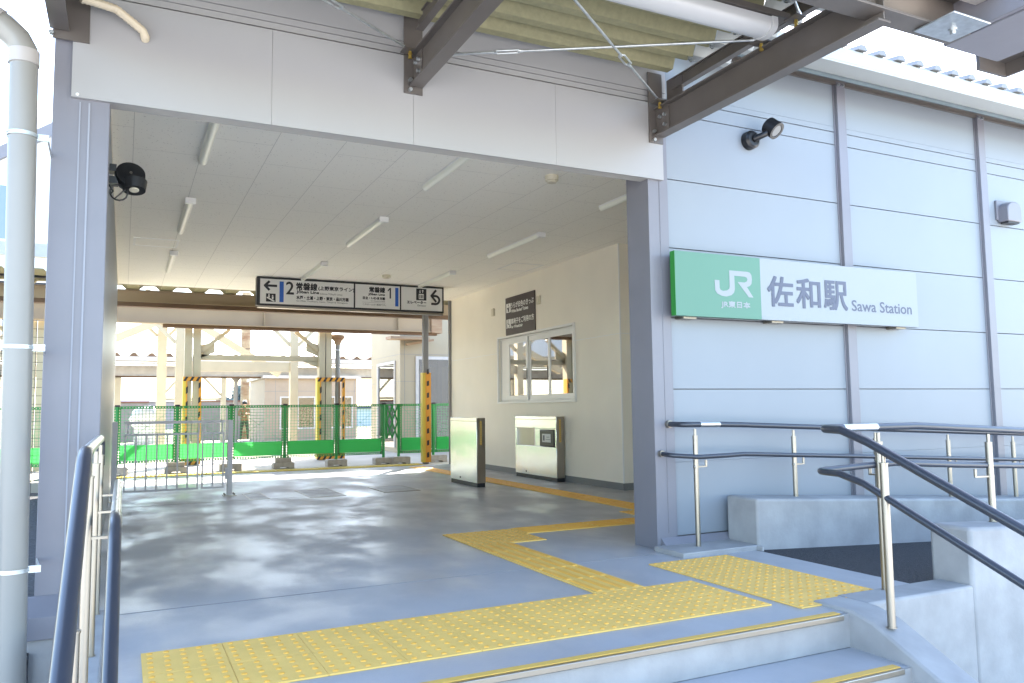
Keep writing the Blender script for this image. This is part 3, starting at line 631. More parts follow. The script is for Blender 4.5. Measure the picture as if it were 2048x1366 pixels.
# ================================================================== ticket gates
def gate(x0, x1, y0, y1, zt, label, slot):
    t = thing('ticket_gate', label, 'ticket gate', ((x0+x1)/2, (y0+y1)/2, 0), group='stainless steel ticket gate boxes')
    build('plinth', MB().box(x0+0.006, x1-0.006, y0+0.004, y1-0.01, 0.0, 0.05), 'blackm', t)
    b = MB()
    if not slot: b.box(x0, x1, y0, y1, 0.05, zt)
    else:
        b.box(x0, x1, y0, y1, 0.05, 0.44); b.box(x0, x1, y0, y1, 0.68, zt); b.box(x0, x1, y1-0.05, y1, 0.44, 0.68); b.box(x0, x1, y0, y0+0.04, 0.44, 0.68); b.box(x0+0.035, x1, y0+0.04, y1-0.05, 0.44, 0.68)
    build('cabinet', b, 'gsteel', t, bevel=0.004)
    build('top_trim', MB().box(x0-0.003, x1+0.001, y0-0.002, y1, zt-0.045, zt-0.038), 'steel', t)
    build('end_panel', MB().box(x0+0.004, x1-0.003, y0-0.006, y0-0.0005, 0.05, zt-0.003), 'steel', t)
    s = MB(); s.box(x0+0.040, x0+0.066, y0-0.0085, y0-0.0062, zt-0.33, zt-0.04); lab = build('warning_label', s, 'yel2', t)
    g_ = MB()
    for i in range(9): g_.box(x0+0.049, x0+0.057, y0-0.0095, y0-0.0088, zt-0.31+i*0.029, zt-0.295+i*0.029)
    build('lettering', g_, 'kanji', lab)
    build('keyhole', MB().cyl((x0-0.004, y1-0.33, 0.09), (x0+0.001, y1-0.33, 0.09), 0.012, 10), 'black', t)
    if slot:
        c = MB(); c.box(x0-0.012, x0+0.034, y0+0.045, y0+0.44, 0.445, 0.665); rd = build('card_reader', c, 'black', t, bevel=0.012)
        build('sticker', MB().box(x0-0.0145, x0-0.0122, y0+0.13, y0+0.36, 0.50, 0.61), 'screen', rd)
        q = MB(); q.box(x0-0.016, x0-0.0147, y0+0.16, y0+0.24, 0.565, 0.572); q.box(x0-0.016, x0-0.0147, y0+0.14, y0+0.26, 0.535, 0.541); q.box(x0-0.016, x0-0.0147, y0+0.29, y0+0.335, 0.52, 0.59)
        build('lettering', q, 'kanji', rd)
        build('slot_panel', MB().box(x0+0.028, x0+0.0349, y0+0.66, y1-0.05, 0.44, 0.68), 'steel', t)
    return t
gate(3.86, 3.975, 8.88, 9.74, 0.838, 'blank polished steel ticket gate box standing in the middle of the passage', False)
gate(4.995, 5.115, 8.93, 10.12, 0.838, 'steel ticket gate box with black card reader against the cream wall', True)

# ================================================================== floor hatches
def plate(x0, x1, y0, y1, lb):
    t = thing('floor_hatch', lb, 'floor hatch', ((x0+x1)/2, (y0+y1)/2, 0)); m_ = MB(); e = 0.012
    m_.box(x0,x1,y0,y0+e,0.0005,0.006); m_.box(x0,x1,y1-e,y1,0.0005,0.006); m_.box(x0,x0+e,y0+e,y1-e,0.0005,0.006); m_.box(x1-e,x1,y0+e,y1-e,0.0005,0.006)
    build('frame', m_, 'steel', t); build('lid', MB().box(x0+e+0.004, x1-e-0.004, y0+e+0.004, y1-e-0.004, 0.0005, 0.005), 'hatch', t)
plate(1.86, 2.26, 8.85, 9.75, 'square steel floor hatch in the middle of the passage'); plate(2.72, 3.16, 8.93, 9.65, 'floor hatch nearest the blank steel ticket gate box'); plate(1.25, 1.46, 9.0, 9.68, 'small floor hatch beside the foot of the grey folding gate')

# ================================================================== grey folding gate
G = thing('folding_gate', 'grey metal barred gate standing across the left of the passage', 'gate', (0.55, 9.6, 0))
for x in (-0.075, 1.105):
    p = MB(); p.box(x-0.027, x+0.027, 9.573, 9.627, 0.0, 0.855); pp = build('post', p, 'gate', G, bevel=0.003)
    q = MB(); q.box(x-0.07, x+0.07, 9.53, 9.67, 0.0005, 0.010)
    for dx in (-0.05, 0.05): q.cyl((x+dx, 9.55, 0.01), (x+dx, 9.55, 0.03), 0.009, 8); q.cyl((x+dx, 9.65, 0.01), (x+dx, 9.65, 0.03), 0.009, 8)
    build('base_plate', q, 'steel', pp)
def leaf(x0, x1, n):
    m_ = MB(); m_.box(x0, x1, 9.585, 9.612, 0.70, 0.722); m_.box(x0, x1, 9.585, 9.612, 0.09, 0.112)
    for i in range(n): xx = x0+0.012+(x1-x0-0.024)*i/(n-1); m_.box(xx-0.0085, xx+0.0085, 9.588, 9.609, 0.112, 0.70)
    build('leaf', m_, 'gate', G)
leaf(0.015, 0.775, 8); leaf(0.80, 1.045, 3)
m_ = MB(); m_.box(0.015, 0.795, 9.575, 9.62, 0.826, 0.856); m_.box(0.797, 1.045, 9.575, 9.62, 0.828, 0.858)
for xx in (0.05, 0.77, 0.82, 1.02): m_.box(xx-0.008, xx+0.008, 9.588, 9.608, 0.722, 0.828)
build('top_rail', m_, 'gate', G)
build('latch', MB().box(1.05, 1.078, 9.565, 9.585, 0.19, 0.32).box(1.04, 1.078, 9.585, 9.60, 0.24, 0.26), 'gate', G, bevel=0.003)

# ================================================================== handrails
def arcpts(a, b, c, r, n=6):     # rounded corner at b between a and c
    a, b, c = Vector(a), Vector(b), Vector(c); d1 = (a-b).normalized(); d2 = (c-b).normalized()
    ang = d1.angle(d2); t = r/math.tan(ang/2); p0 = b+d1*t; p1 = b+d2*t
    return [p0*(1-s)*(1-s) + b*2*s*(1-s) + p1*s*s for s in [i/n for i in range(n+1)]]
def round_path(pts, r):
    out = [Vector(pts[0])]
    for i in range(1, len(pts)-1): out += arcpts(pts[i-1], pts[i], pts[i+1], r)
    return out+[Vector(pts[-1])]
def post(parent, x, y, zb, zt, r=0.017, arm=None, armz=None):
    m_ = MB(); m_.cyl((x,y,zb),(x,y,zt-0.065),r,14); m_.cyl((x,y,zt-0.065),(x,y,zt-0.060),r+0.002,14); m_.cyl((x,y,zt-0.06),(x,y,zt-0.015),0.009,10); m_.cyl((x,y,zb),(x,y,zb+0.004),r*1.25,14)
    p = build('post', m_, 'steel', parent)
    if arm is not None:
        a = MB(); ax, ay = arm; zz = armz-0.055; a.bar((x,y,zz),(x+ax,y+ay,zz),0.016,0.008); a.cyl((x+ax,y+ay,zz-0.004),(x+ax,y+ay,armz-0.012),0.008,10); a.dome((x-ax*0.12, y-ay*0.12, zz), 0.014, 0.01, 8, (-ax,-ay,0)); build('bracket', a, 'steel', p)
    return p
def end_ring(mb, a, b, r): mb.cyl(a, b, r, 16)
# left rail
HL = thing('handrail', 'double blue grey handrail descending the left side of the steps', 'handrail', (-0.1, 3.4, 0))
XU, XL = -0.100, -0.013; sl2 = 0.5
near = 1.2
up = round_path([(XU+0.01, 4.28, 0.70), (XU+0.01, 4.28, 0.827), (XU, 4.05, 0.827)], 0.03)
build('rail', MB().tube([(XU+0.004,4.20,0.827)]+round_path([(XU+0.004,4.22,0.827),(XU+0.008,4.30,0.825),(XU+0.008,4.305,0.70)],0.035), 0.0185, 14), 'rail', HL)
build('braille_rail', MB().cyl((XU, 2.78, 0.827), (XU+0.004, 4.21, 0.827), 0.0192, 16), 'bright', HL)
build('rail', MB().tube(round_path([(XU,2.79,0.827),(XU,2.70,0.827),(XU,0.2,0.827-2.5*sl2)],0.25), 0.0215, 18), 'rail', HL)
build('braille_rail', MB().cyl((XL, 2.84, 0.622), (XL, 4.20, 0.622), 0.0162, 16), 'bright', HL)
build('lower_rail', MB().tube(round_path([(XL,2.86,0.622),(XL,2.74,0.622),(XL,0.2,0.622-2.5*sl2)],0.25), 0.0180, 18), 'rail', HL)
for y, zb in ((4.186, 0.03), (3.484, 0.03), (2.78, 0.03), (2.1, -0.30), (1.45, -0.62)):
    dz = 0 if y > 2.7 else -(2.70-y)*sl2
    post(HL, -0.090, y, zb, 0.827+dz-0.012, 0.015, arm=(0.075, 0.0), armz=0.622+dz)
# right stair rail (turns round the end of the parapet)
HR = thing('handrail', 'double blue grey handrail turning from the ramp down the right side of the steps', 'handrail', (3.1, 2.8, 0))
rt = [(9.0, 2.84, 0.825-0.05*5.25), (3.80, 2.84, 0.830), (3.26, 2.84, 0.826)]
build('rail', MB().tube([(9.0,2.84,0.56),(3.86,2.84,0.824),(3.76,2.84,0.829),(3.46,2.84,0.829)], 0.0185, 16), 'rail', HR)
build('braille_rail', MB().cyl((3.46,2.84,0.829),(3.20,2.84,0.829), 0.0192, 16), 'bright', HR)
build('rail', MB().tube(round_path([(3.22,2.84,0.829),(3.075,2.84,0.829),(3.05,2.70,0.826),(3.045,2.55,0.775),(3.045,0.4,0.775-2.15*0.455)],0.06), 0.0205, 18), 'rail', HR)
build('lower_rail', MB().tube(round_path([(9.0,2.86,0.36),(4.1,2.86,0.610),(3.62,2.86,0.640),(3.40,2.87,0.634),(3.07,2.87,0.622),(3.05,2.72,0.620),(3.045,2.58,0.585),(3.045,0.4,0.585-2.18*0.46)],0.05), 0.0165, 16), 'rail', HR)
post(HR, 3.475, 2.843, 0.012, 0.815, 0.019, arm=(-0.0, 0.06), armz=0.64); 
post(HR, 3.045, 2.47, -0.03, 0.745, 0.018, arm=(0.0, 0.0001), armz=0.5)
post(HR, 4.37, 2.85, 0.285, 0.797-0.012, 0.0185, arm=(-0.10, 0.02), armz=0.59)
post(HR, 3.045, 1.70, -0.40, 0.375, 0.018)
post(HR, 5.4, 2.85, 0.235, 0.745-0.012, 0.0185, arm=(-0.10, 0.02), armz=0.545)
# facade rail
HF = thing('handrail', 'double blue grey handrail along the white facade beginning at the grey column', 'handrail', (3.3, 4.21, 0))
build('rail', MB().tube(round_path([(3.315,4.375,0.828),(3.32,4.213,0.826),(3.50,4.213,0.824)],0.06), 0.0185, 16), 'rail', HF)
build('braille_rail', MB().cyl((3.45,4.213,0.824),(3.615,4.213,0.822),0.0192,16), 'bright', HF)
build('rail', MB().tube([(3.61,4.213,0.822),(3.80,4.213,0.816),(9.3,4.213,0.816-5.5*0.0445)], 0.0185, 16), 'rail', HF)
build('lower_rail', MB().tube(round_path([(3.245,4.375,0.632),(3.25,4.26,0.625),(3.42,4.19,0.612),(3.66,4.19,0.614),(3.80,4.19,0.618),(9.3,4.19,0.618-5.5*0.0515)],0.05), 0.0155, 14), 'rail', HF)
m_ = MB(); m_.cyl((3.315,4.379,0.828),(3.315,4.352,0.828),0.026,16); m_.cyl((3.245,4.379,0.632),(3.245,4.352,0.632),0.022,16); build('end_ring', m_, 'steel', HF)
for x, zb in ((3.410, 0.03), (4.288, 0.298), (5.12, 0.249), (5.955, 0.20), (6.79, 0.15), (7.63, 0.10)):
    zt = 0.822 if x < 3.7 else 0.816-(x-3.8)*0.0445
    post(HF, x, 4.215, zb, zt-0.010, 0.0165, arm=(0.085, -0.0), armz=(0.612 if x < 3.7 else 0.618-(x-3.8)*0.0515)-0.01)

# ================================================================== front canopy
C = thing('entrance_canopy', 'dark brown steel entrance canopy with ribbed roof deck above the steps', 'canopy', (1.5, 4.3, 2.79))
def face_plate(x0, x1, z0, z1, y=4.345): return MB().box(x0, x1, y, y+0.009, z0, z1)
for x, xl in ((-0.33, 0), (1.512, 1), (3.275, 2)):
    zb, zt = (2.80, 3.0) if x > 3 else (2.855, 3.045)
    if x < 0: zb, zt = 2.83, 3.03
    h = MB(); h.hbeam_y(2.52, 4.335, x, zb, zt, 0.085, 0.011, 0.008); build('beam', h, 'brown', C, bevel=0.002)
    h = MB(); h.hbeam_y(2.64, 4.27, x+0.10 if x > 3 else x, zt+0.13, zt+0.215, 0.045, 0.008, 0.02); build('upper_beam', h, 'brown', C)
    m_ = face_plate(x-0.07 if x > 0 else -0.36, x+0.045 if x > 0 else -0.20, zb-0.04, zt+0.26, 4.344 if x > 3 else 4.345); m_.box(x-0.012, x-0.003, 4.20, 4.343, zb+0.01, zt-0.01)
    if x > 3: m_.box(x+0.085, x+0.095, 4.17, 4.343, zt-0.01, zt+0.22)
    jp = build('joint_plate', m_, 'brown', C)
    q = MB()
    for (by, bz) in ((4.24, zb+0.13), (4.29, zb+0.13), (4.24, zb+0.06)): q.cyl((x-0.012, by, bz), (x-0.030, by, bz), 0.012, 6)
    for bz in (zb+0.03, zb+0.09): q.cyl((x-0.035, 4.344, bz-0.05), (x-0.035, 4.325, bz-0.05), 0.012, 6)
    build('bolt', q, 'galv', jp)
h = MB(); h.hbeam_x(-0.9, 3.90, 2.565, 2.85, 3.05, 0.13, 0.012, 0.01); build('cross_beam', h, 'brown', C, bevel=0.002)
m_ = MB(); m_.box(3.90, 4.36, 1.6, 2.655, 2.852, 2.905); m_.box(3.865, 3.90, 1.6, 2.64, 2.858, 3.20); build('edge_gutter', m_, 'lav', C, bevel=0.006)
m_ = MB(); m_.box(4.36, 4.60, 1.6, 2.77, 2.93, 3.1); m_.box(4.36, 4.62, 2.755, 2.775, 2.852, 3.1); m_.box(4.60, 4.62, 1.6, 2.755, 2.852, 3.1); build('edge_channel', m_, 'brown', C)
m_ = MB(); m_.box(3.575, 3.86, 2.365, 2.59, 2.838, 2.848); bp = build('splice_plate', m_, 'galv', C, bevel=0.004)
m_ = MB(); m_.cyl((3.74,2.49,2.838),(3.74,2.49,2.832),0.022,18); m_.cyl((3.74,2.49,2.832),(3.74,2.49,2.812),0.016,6); build('bolt', m_, 'galv', bp)
m_ = MB(); m_.box(-0.9, 3.86, 2.28, 2.44, 2.97, 3.24); build('front_fascia', m_, 'pipew', C)
# ribbed deck: ribs along X, 0.2 m pitch
def ribs(x0, x1, y0, y1, z, pitch, h, slope=0.0):
    m_ = MB(); y = y0; pts = []
    while y < y1:
        for dy, zz in ((0.0, 0), (0.30*pitch, 0), (0.48*pitch, h), (0.82*pitch, h)): pts.append((y+dy, z+zz+slope*(y-y0)))
        y += pitch
    top = [(yy, zz+0.012) for yy, zz in pts]
    for i in range(len(pts)-1):
        (ya, za), (yb, zb) = pts[i], pts[i+1]
        m_.add([(x0,ya,za),(x1,ya,za),(x1,yb,zb),(x0,yb,zb),(x0,ya,za+0.01),(x1,ya,za+0.01),(x1,yb,zb+0.01),(x0,yb,zb+0.01)], [(0,3,2,1),(4,5,6,7),(0,1,5,4),(2,3,7,6),(1,2,6,5),(3,0,4,7)])
    return m_
build('roof_deck', ribs(-1.2, 3.30, 2.30, 4.34, 3.235, 0.21, 0.085), 'deck', C)
build('roof_deck', ribs(3.305, 3.62, 2.30, 4.12, 3.245, 0.21, 0.07), 'gutter', C, label='pale outer end of the ribbed deck')
m_ = MB(); y = 2.52
while y < 4.2: m_.bar((3.285, y, 3.215), (3.285, y, 3.305), 0.012, 0.03, (1,0,0)); m_.bar((3.31, y+0.02, 3.215), (3.31, y+0.02, 3.305), 0.012, 0.02, (1,0,0)); y += 0.21
build('deck_clip', m_, 'galv', C)
# tie rods with turnbuckles
def rod(a, b, tb):
    a, b = Vector(a), Vector(b); t = (b-a).normalized(); m_ = MB(); L = (b-a).length
    c = a+t*L*tb; s1, s2 = c-t*0.08, c+t*0.08
    m_.cyl(a, s1+t*0.02, 0.0075, 10); m_.cyl(s2-t*0.02, b, 0.0075, 10)
    r = build('tie_rod', m_, 'galv', C); q = MB(); n = t.cross(Vector((0,0,1))).normalized()*0.018
    q.tube([s1, s1+t*0.018+n, s2-t*0.018+n, s2], 0.0062, 8); q.tube([s1, s1+t*0.018-n, s2-t*0.018-n, s2], 0.0062, 8); q.cyl(s1-t*0.012, s1+t*0.006, 0.009, 10); q.cyl(s2-t*0.006, s2+t*0.012, 0.009, 10)
    q.cyl(a, a+t*0.05, 0.010, 8); q.cyl(b-t*0.05, b, 0.010, 8)
    build('turnbuckle', q, 'galv', r)
rod((3.235, 4.27, 3.035), (1.56, 3.00, 3.035), 0.34)
rod((1.60, 4.255, 3.035), (3.22, 3.30, 3.035), 0.23)
rod((1.455, 4.27, 3.045), (-0.2, 3.2, 3.045), 0.33)
rod((3.25, 3.02, 3.06), (1.8, 2.0, 3.06), 0.9)
for x, y, z in ((3.235, 4.26, 2.975), (3.24, 3.04, 2.998), (1.45, 4.26, 2.99), (3.235, 3.30, 2.975)):
    m_ = MB(); m_.box(x-0.045, x+0.03, y-0.045, y+0.045, z+0.043, z+0.051); gs = build('gusset', m_, 'brown', C); m_ = MB()
    for i in range(4): m_.cyl((x, y, z+0.011*i), (x, y, z+0.008+0.011*i), 0.009 if i % 2 else 0.012, 8)
    build('gusset_bolt', m_, 'brass', gs)
# tube light hung from the canopy
T = thing('tube_light', 'long white tube light fixed under the canopy deck', 'light fitting', (2.3, 3.2, 3.0))
m_ = MB(); pr_ = [(3.165+0.075*math.cos(a), 3.02+0.045*math.sin(a)) for a in [R(180+15*i) for i in range(13)]] + [(3.24, 3.055), (3.09, 3.055)]
m_ = MB(); m_.prism([(1.55, y, z) for y, z in pr_], (1.60, 0, 0)); build('tube', m_, 'tube', T)
pr2 = [(3.165+(y-3.165)*1.08, 3.03+(z-3.03)*1.12) for y, z in pr_]
m_ = MB(); m_.prism([(3.115, y, z) for y, z in pr2], (0.04, 0, 0)); build('end_cap', m_, 'tube', T)
m_ = MB(); m_.box(1.5, 3.24, 3.08, 3.25, 3.062, 3.095); build('channel', m_, 'brown', T)
# flexible conduit at the top left of the fascia
m_ = MB(); path = []
for i in range(33):
    t_ = i/32; p = Vector((-0.235+0.275*t_, 4.20+0.12*t_, 2.945+0.01*math.sin(t_*3)-0.055*max(0, t_-0.55)**1*2.2)); path.append(p)
path += [Vector((0.05, 4.335, 2.87)), Vector((0.052, 4.354, 2.86))]
m_.tube(path, 0.014, 10, radii=[0.0225 if i % 2 else 0.0195 for i in range(len(path))]); build('flexible_conduit', m_, 'conduit', label='beige ribbed flexible conduit at the top left corner of the fascia', cat='conduit', loc=(-0.2, 4.25, 2.94))
m_ = MB(); m_.cyl((-0.34,4.2,2.98),(-0.30,4.2,2.98),0.03,8)
# ================================================================== downpipe
P = thing('downpipe', 'thick grey downpipe with elbow left of the station column', 'downpipe', (-0.44, 4.15, 0))
px_, py_ = -0.405, 4.12
m_ = MB(); m_.tube([(px_, py_, -0.3), (px_-0.045, py_, 2.56)], 0.0575, 24); build('pipe', m_, 'pipe', P)
c = Vector((px_-0.045, py_, 2.56)); el = [c, c+Vector((-0.003,0,0.05)), c+Vector((-0.03,-0.0,0.10)), c+Vector((-0.085,0,0.15)), c+Vector((-0.30,0.0,0.27))]
m_ = MB(); m_.tube(el, 0.0575, 24); build('elbow', m_, 'pipe', P)
d_ = (el[4]-el[3]).normalized()
m_ = MB(); m_.tube([c+Vector((0,0,-0.02)), c+Vector((-0.001,0,0.045))], 0.063, 24); m_.tube([el[3]+d_*0.02, el[3]+d_*0.10], 0.064, 24); m_.tube([el[3]+d_*0.10, el[3]+d_*2.0], 0.0575, 24); build('socket', m_, 'pipew', P)
for z in (0.27, 1.245, 2.21):
    xx = px_-0.045*(z+0.3)/2.86
    m_ = MB()
    for dz in (-0.008, 0.004): m_.tube([(xx, py_, z+dz), (xx, py_, z+dz+0.005)], 0.0625, 24)
    m_.tube([(xx, py_, z-0.008), (xx, py_, z+0.009)], 0.0595, 24)
    m_.box(xx+0.055, xx+0.105, py_-0.004, py_+0.004, z-0.016, z+0.014); m_.bar((xx+0.10, py_, z), (-0.35, FY+0.02, z-0.004), 0.004, 0.02); m_.box(xx-0.075, xx-0.055, py_-0.006, py_+0.006, z-0.014, z+0.012)
    m_.cyl((xx+0.072, py_-0.004, z), (xx+0.072, py_-0.010, z), 0.006, 8); m_.cyl((xx+0.092, py_-0.004, z), (xx+0.092, py_-0.010, z), 0.006, 8)
    build('clamp', m_, 'galv', P)

# ================================================================== spotlights, vent
L1 = thing('spotlight', 'black round spotlight with cable loop inside the left column', 'spotlight', (-0.1, 5.0, 2.3))
def sphere_mb(c, r, n=16, m=10, sc=(1,1,1)):
    mb = MB(); vs = []; fs = []
    for i in range(m+1):
        th = math.pi*i/m
        for k in range(n): ph = 2*math.pi*k/n; vs.append((c[0]+r*sc[0]*math.sin(th)*math.cos(ph), c[1]+r*sc[1]*math.sin(th)*math.sin(ph), c[2]+r*sc[2]*math.cos(th)))
    for i in range(m):
        for k in range(n): fs.append((i*n+k, (i+1)*n+k, (i+1)*n+(k+1)%n, i*n+(k+1)%n))
    return mb.add(vs, fs)
sc_ = Vector((-0.0, 4.95, 2.30)); ax = Vector((0.10, -0.85, 0.35)).normalized()
m_ = MB(); m_.tube([sc_-ax*-0.035, sc_-ax*-0.03, sc_, sc_-ax*0.05, sc_-ax*0.085], 0.09, 24, radii=[0.060, 0.077, 0.082, 0.070, 0.035]); build('housing', m_, 'black', L1)
m_ = MB(); dn = Vector((0.03, -0.25, -1)).normalized(); m_.cyl(sc_+dn*0.03+Vector((0.02,0,0)), sc_+dn*0.088+Vector((0.02,0,0)), 0.07, 24, 0.06); hood = build('hood', m_, 'black', L1)
m_ = MB(); m_.cyl(sc_+dn*0.085+Vector((0.02,-0.01,0)), sc_+dn*0.0905+Vector((0.02,-0.01,0)), 0.026, 20); build('lens', m_, 'ivory', L1)
m_ = MB(); m_.cyl(sc_+ax*0.034, sc_+ax*0.040, 0.008, 10); build('screw', m_, 'steel', L1)
m_ = MB(); m_.box(-0.12, -0.07, 4.92, 5.0, 2.315, 2.355); m_.box(-0.12, -0.06, 4.92, 5.0, 2.245, 2.285); build('bracket', m_, 'black', L1)
m_ = MB(); m_.tube([(-0.11,4.93,2.24),(-0.085,4.93,2.20)]+[(-0.055+0.045*math.cos(a), 4.93, 2.195+0.045*math.sin(a)) for a in [R(200+25*i) for i in range(17)]]+[(-0.0,4.93,2.24)], 0.005, 8); build('cable', m_, 'black', L1)
L2 = thing('spotlight', 'black swivel spotlight mounted on the white facade right of the canopy', 'spotlight', (4.14, FY, 2.91))
m_ = MB(); m_.tube([(4.145,FY+0.018,2.915),(4.145,FY-0.03,2.915),(4.145,FY-0.045,2.915)],0.07,24,radii=[0.070,0.068,0.05]); build('base', m_, 'black', L2)
m_ = MB(); m_.tube([(4.145,FY-0.04,2.915),(4.18,FY-0.085,2.93),(4.215,FY-0.10,2.95),(4.24,FY-0.105,2.965)],0.02,12,radii=[0.026,0.022,0.026,0.024]); build('arm', m_, 'black', L2)
hc = Vector((4.26, FY-0.12, 2.985)); hd = Vector((0.22, -0.62, -0.62)).normalized()
m_ = MB(); m_.tube([hc-hd*0.062, hc-hd*0.050, hc+hd*0.035], 0.065, 28, radii=[0.050,0.063,0.066]); hs = build('head', m_, 'black', L2)
m_ = MB()
n_=28; u_ = hd.orthogonal().normalized(); v_ = hd.cross(u_)
vs = []
for rr, off in ((0.066,0.035),(0.066,0.042),(0.046,0.042),(0.042,0.036)): vs += [hc+hd*off+(u_*math.cos(2*math.pi*k/n_)+v_*math.sin(2*math.pi*k/n_))*rr for k in range(n_)]
m_.add(vs, [(i*n_+k, i*n_+(k+1)%n_, (i+1)*n_+(k+1)%n_, (i+1)*n_+k) for i in range(3) for k in range(n_)]); build('bezel', m_, 'black', hs)
m_ = MB(); m_.cyl(hc+hd*0.0355, hc+hd*0.0375, 0.043, 24); build('lens', m_, 'base', hs)
Vt = thing('vent_hood', 'grey rounded vent hood on the facade at the right edge', 'vent', (7.17, FY, 2.66))
m_ = MB(); sec = [(7.07, 2.57), (7.07, 2.68)] + [(7.17+0.10*math.cos(a), 2.68+0.07*math.sin(a)) for a in [R(170-16*i) for i in range(11)]] + [(7.27, 2.68), (7.27, 2.57)]
m_.prism([(x, FY-0.085, z) for x, z in sec], (0, 0.10, 0)); build('hood', m_, 'lav', Vt, bevel=0.008)
build('flange', MB().box(7.045, 7.295, FY+0.0, FY+0.0195, 2.59, 2.77), 'lav', Vt, bevel=0.004)
build('grille', MB().box(7.09, 7.25, FY-0.07, FY+0.0, 2.555, 2.5695), 'blackm', Vt)

# ================================================================== striped pole at the far end
PL = thing('guarded_pole', 'slim grey pole with yellow and black striped guard by the ticket gate box', 'pole', (4.83, 13.4, 0))
build('pole', MB().box(4.79, 4.885, 13.36, 13.44, -0.01, 3.2), 'base', PL, bevel=0.004)
def guard(parent, x0, x1, y0, zt, zb=0.0, stripes=True, face='-y', yd=0.10, w=0.02, topband=0.0):
    pass
g = MB(); g.box(4.765, 4.788, 13.335, 13.46, 0.02, 1.60); g.box(4.888, 4.915, 13.335, 13.46, 0.02, 1.60); g.box(4.788, 4.888, 13.335, 13.3585, 0.02, 1.60); gu = build('guard', g, 'hazyel', PL, bevel=0.004)
o_ = MB(); o_.box(4.815, 4.9155, 13.331, 13.3345, 0.02, 1.60); build('orange_sheet', o_, 'orange', gu)
k_ = MB(); z = 0.10
while z < 1.58: k_.prism([(4.838, 13.329, z), (4.880, 13.329, z+0.012), (4.880, 13.329, z+0.10), (4.838, 13.329, z+0.088)], (0, 0.0015, 0)); z += 0.21
build('stripe', k_, 'hazblk', gu)

# ================================================================== green mesh fence
FZ = 13.8
def fence_panel(x0, x1, lb, y=FZ, sheet=True, first=False):
    t = thing('mesh_fence', lb, 'fence panel', ((x0+x1)/2, y, 0), group='green mesh fence panels at the far end')
    f = MB(); zt, zb = 1.055, 0.165; w_ = 0.042
    for zz in (zt-w_, zb):    # punched angle rails
        f.box(x0+0.01, x1-0.01, y-0.012, y-0.008, zz, zz+0.012); f.box(x0+0.01, x1-0.01, y-0.012, y-0.008, zz+w_-0.012, zz+w_)
        n = int((x1-x0)/0.044)
        for i in range(n+1): xx = x0+0.02+(x1-x0-0.04)*i/n; f.box(xx-0.013, xx+0.013, y-0.0125, y-0.0075, zz+0.012, zz+w_-0.012)
    for xx in (x0+0.006, x1-0.054):
        f.box(xx, xx+0.015, y-0.012, y-0.008, zb, zt); f.box(xx+0.033, xx+0.048, y-0.012, y-0.008, zb, zt)
        for i in range(22): zz = zb+(zt-zb)*i/21; f.box(xx+0.015, xx+0.033, y-0.0125, y-0.0075, max(zb, zz-0.012), min(zt, zz+0.012))
    build('frame', f, 'gframe', t)
    wv = MB(); n = max(2, int((x1-x0)/0.05))
    for i in range(1, n): xx = x0+(x1-x0)*i/n; wv.box(xx-0.003, xx+0.003, y-0.002, y+0.001, 0.2, 1.03)
    for i in range(1, 17): zz = 0.2+0.83*i/17; wv.box(x0+0.05, x1-0.05, y+0.001, y+0.004, zz-0.003, zz+0.003)
    if x1-x0 > 0.5:
        for a_, b_ in (((x0+0.05, 0.45), (x1-0.05, 1.02)), ((x0+0.05, 1.02), (x1-0.05, 0.45))): wv.bar((a_[0], y+0.006, a_[1]), (b_[0], y+0.006, b_[1]), 0.004, 0.004)
    build('wire_mesh', wv, 'gwire', t)
    if sheet: build('sheet', MB().box(x0+0.04, x1-0.04, y-0.020, y-0.017, 0.212, 0.445), 'sheet', t)
    return t
xs = [-4.25, -3.42, -2.59, -1.76, -0.915, -0.083, 0.778, 1.600, 2.462, 3.340, 4.186]
names = {5: 'leftmost green mesh panel seen in the passage', 6: 'second green mesh panel, behind the yellow striped steel column', 7: 'third green mesh panel, in front of the person in tan', 8: 'fourth green mesh panel, in the middle of the fence', 9: 'fifth green mesh panel, left of the folded lattice gate'}
for i in range(len(xs)-1):
    fence_panel(xs[i], xs[i+1], names.get(i, 'green mesh fence panel number %d outside the passage to the left' % (5-i)) if i in names else ['green mesh fence panel far out on the left', 'second green mesh fence panel far out on the left', 'third green mesh fence panel from the left end', 'green mesh fence panel seen beside the downpipe', 'green mesh fence panel hidden behind the left passage wall'][i])
    
fence_panel(4.47, 5.118, 'green mesh panel between the lattice gate and the striped pole')
fence_panel(5.14, 6.0, 'rightmost green mesh panel beyond the striped pole')
def fpost(x, lb, dbl=False, y=FZ):
    t = thing('fence_post', lb, 'fence post', (x, y, 0), group='green posts of the mesh fence')
    m_ = MB(); m_.cyl((x, y, 0.04), (x, y, 1.055), 0.026, 12); build('tube', m_, 'gframe', t)
    m_ = MB(); m_.box(x-0.036, x+0.036, y-0.03, y+0.03, 1.045, 1.075); build('clamp', m_, 'blackm', t)
def cblock(x, lb, h=0.13, double=False, y=FZ, wd=0.17):
    t = thing('concrete_block', lb, 'concrete block', (x, y, 0), group='concrete blocks holding the fence posts')
    z0 = -0.012; m_ = MB()
    pr_ = [(-wd, z0), (-wd*0.45, z0), (-wd*0.38, z0+0.025), (wd*0.38, z0+0.025), (wd*0.45, z0), (wd, z0), (wd, z0+h*0.9), (wd*0.9, z0+h), (-wd*0.9, z0+h), (-wd, z0+h*0.9)]
    m_.prism([(x+a, y-0.10, b) for a, b in pr_], (0, 0.22, 0)); build('block', m_, 'block', t, bevel=0.006)
    if double: build('upper_block', MB().box(x-wd*0.75, x+wd*0.75, y-0.07, y+0.09, z0+h+0.001, z0+h+0.075), 'block', t, bevel=0.008)
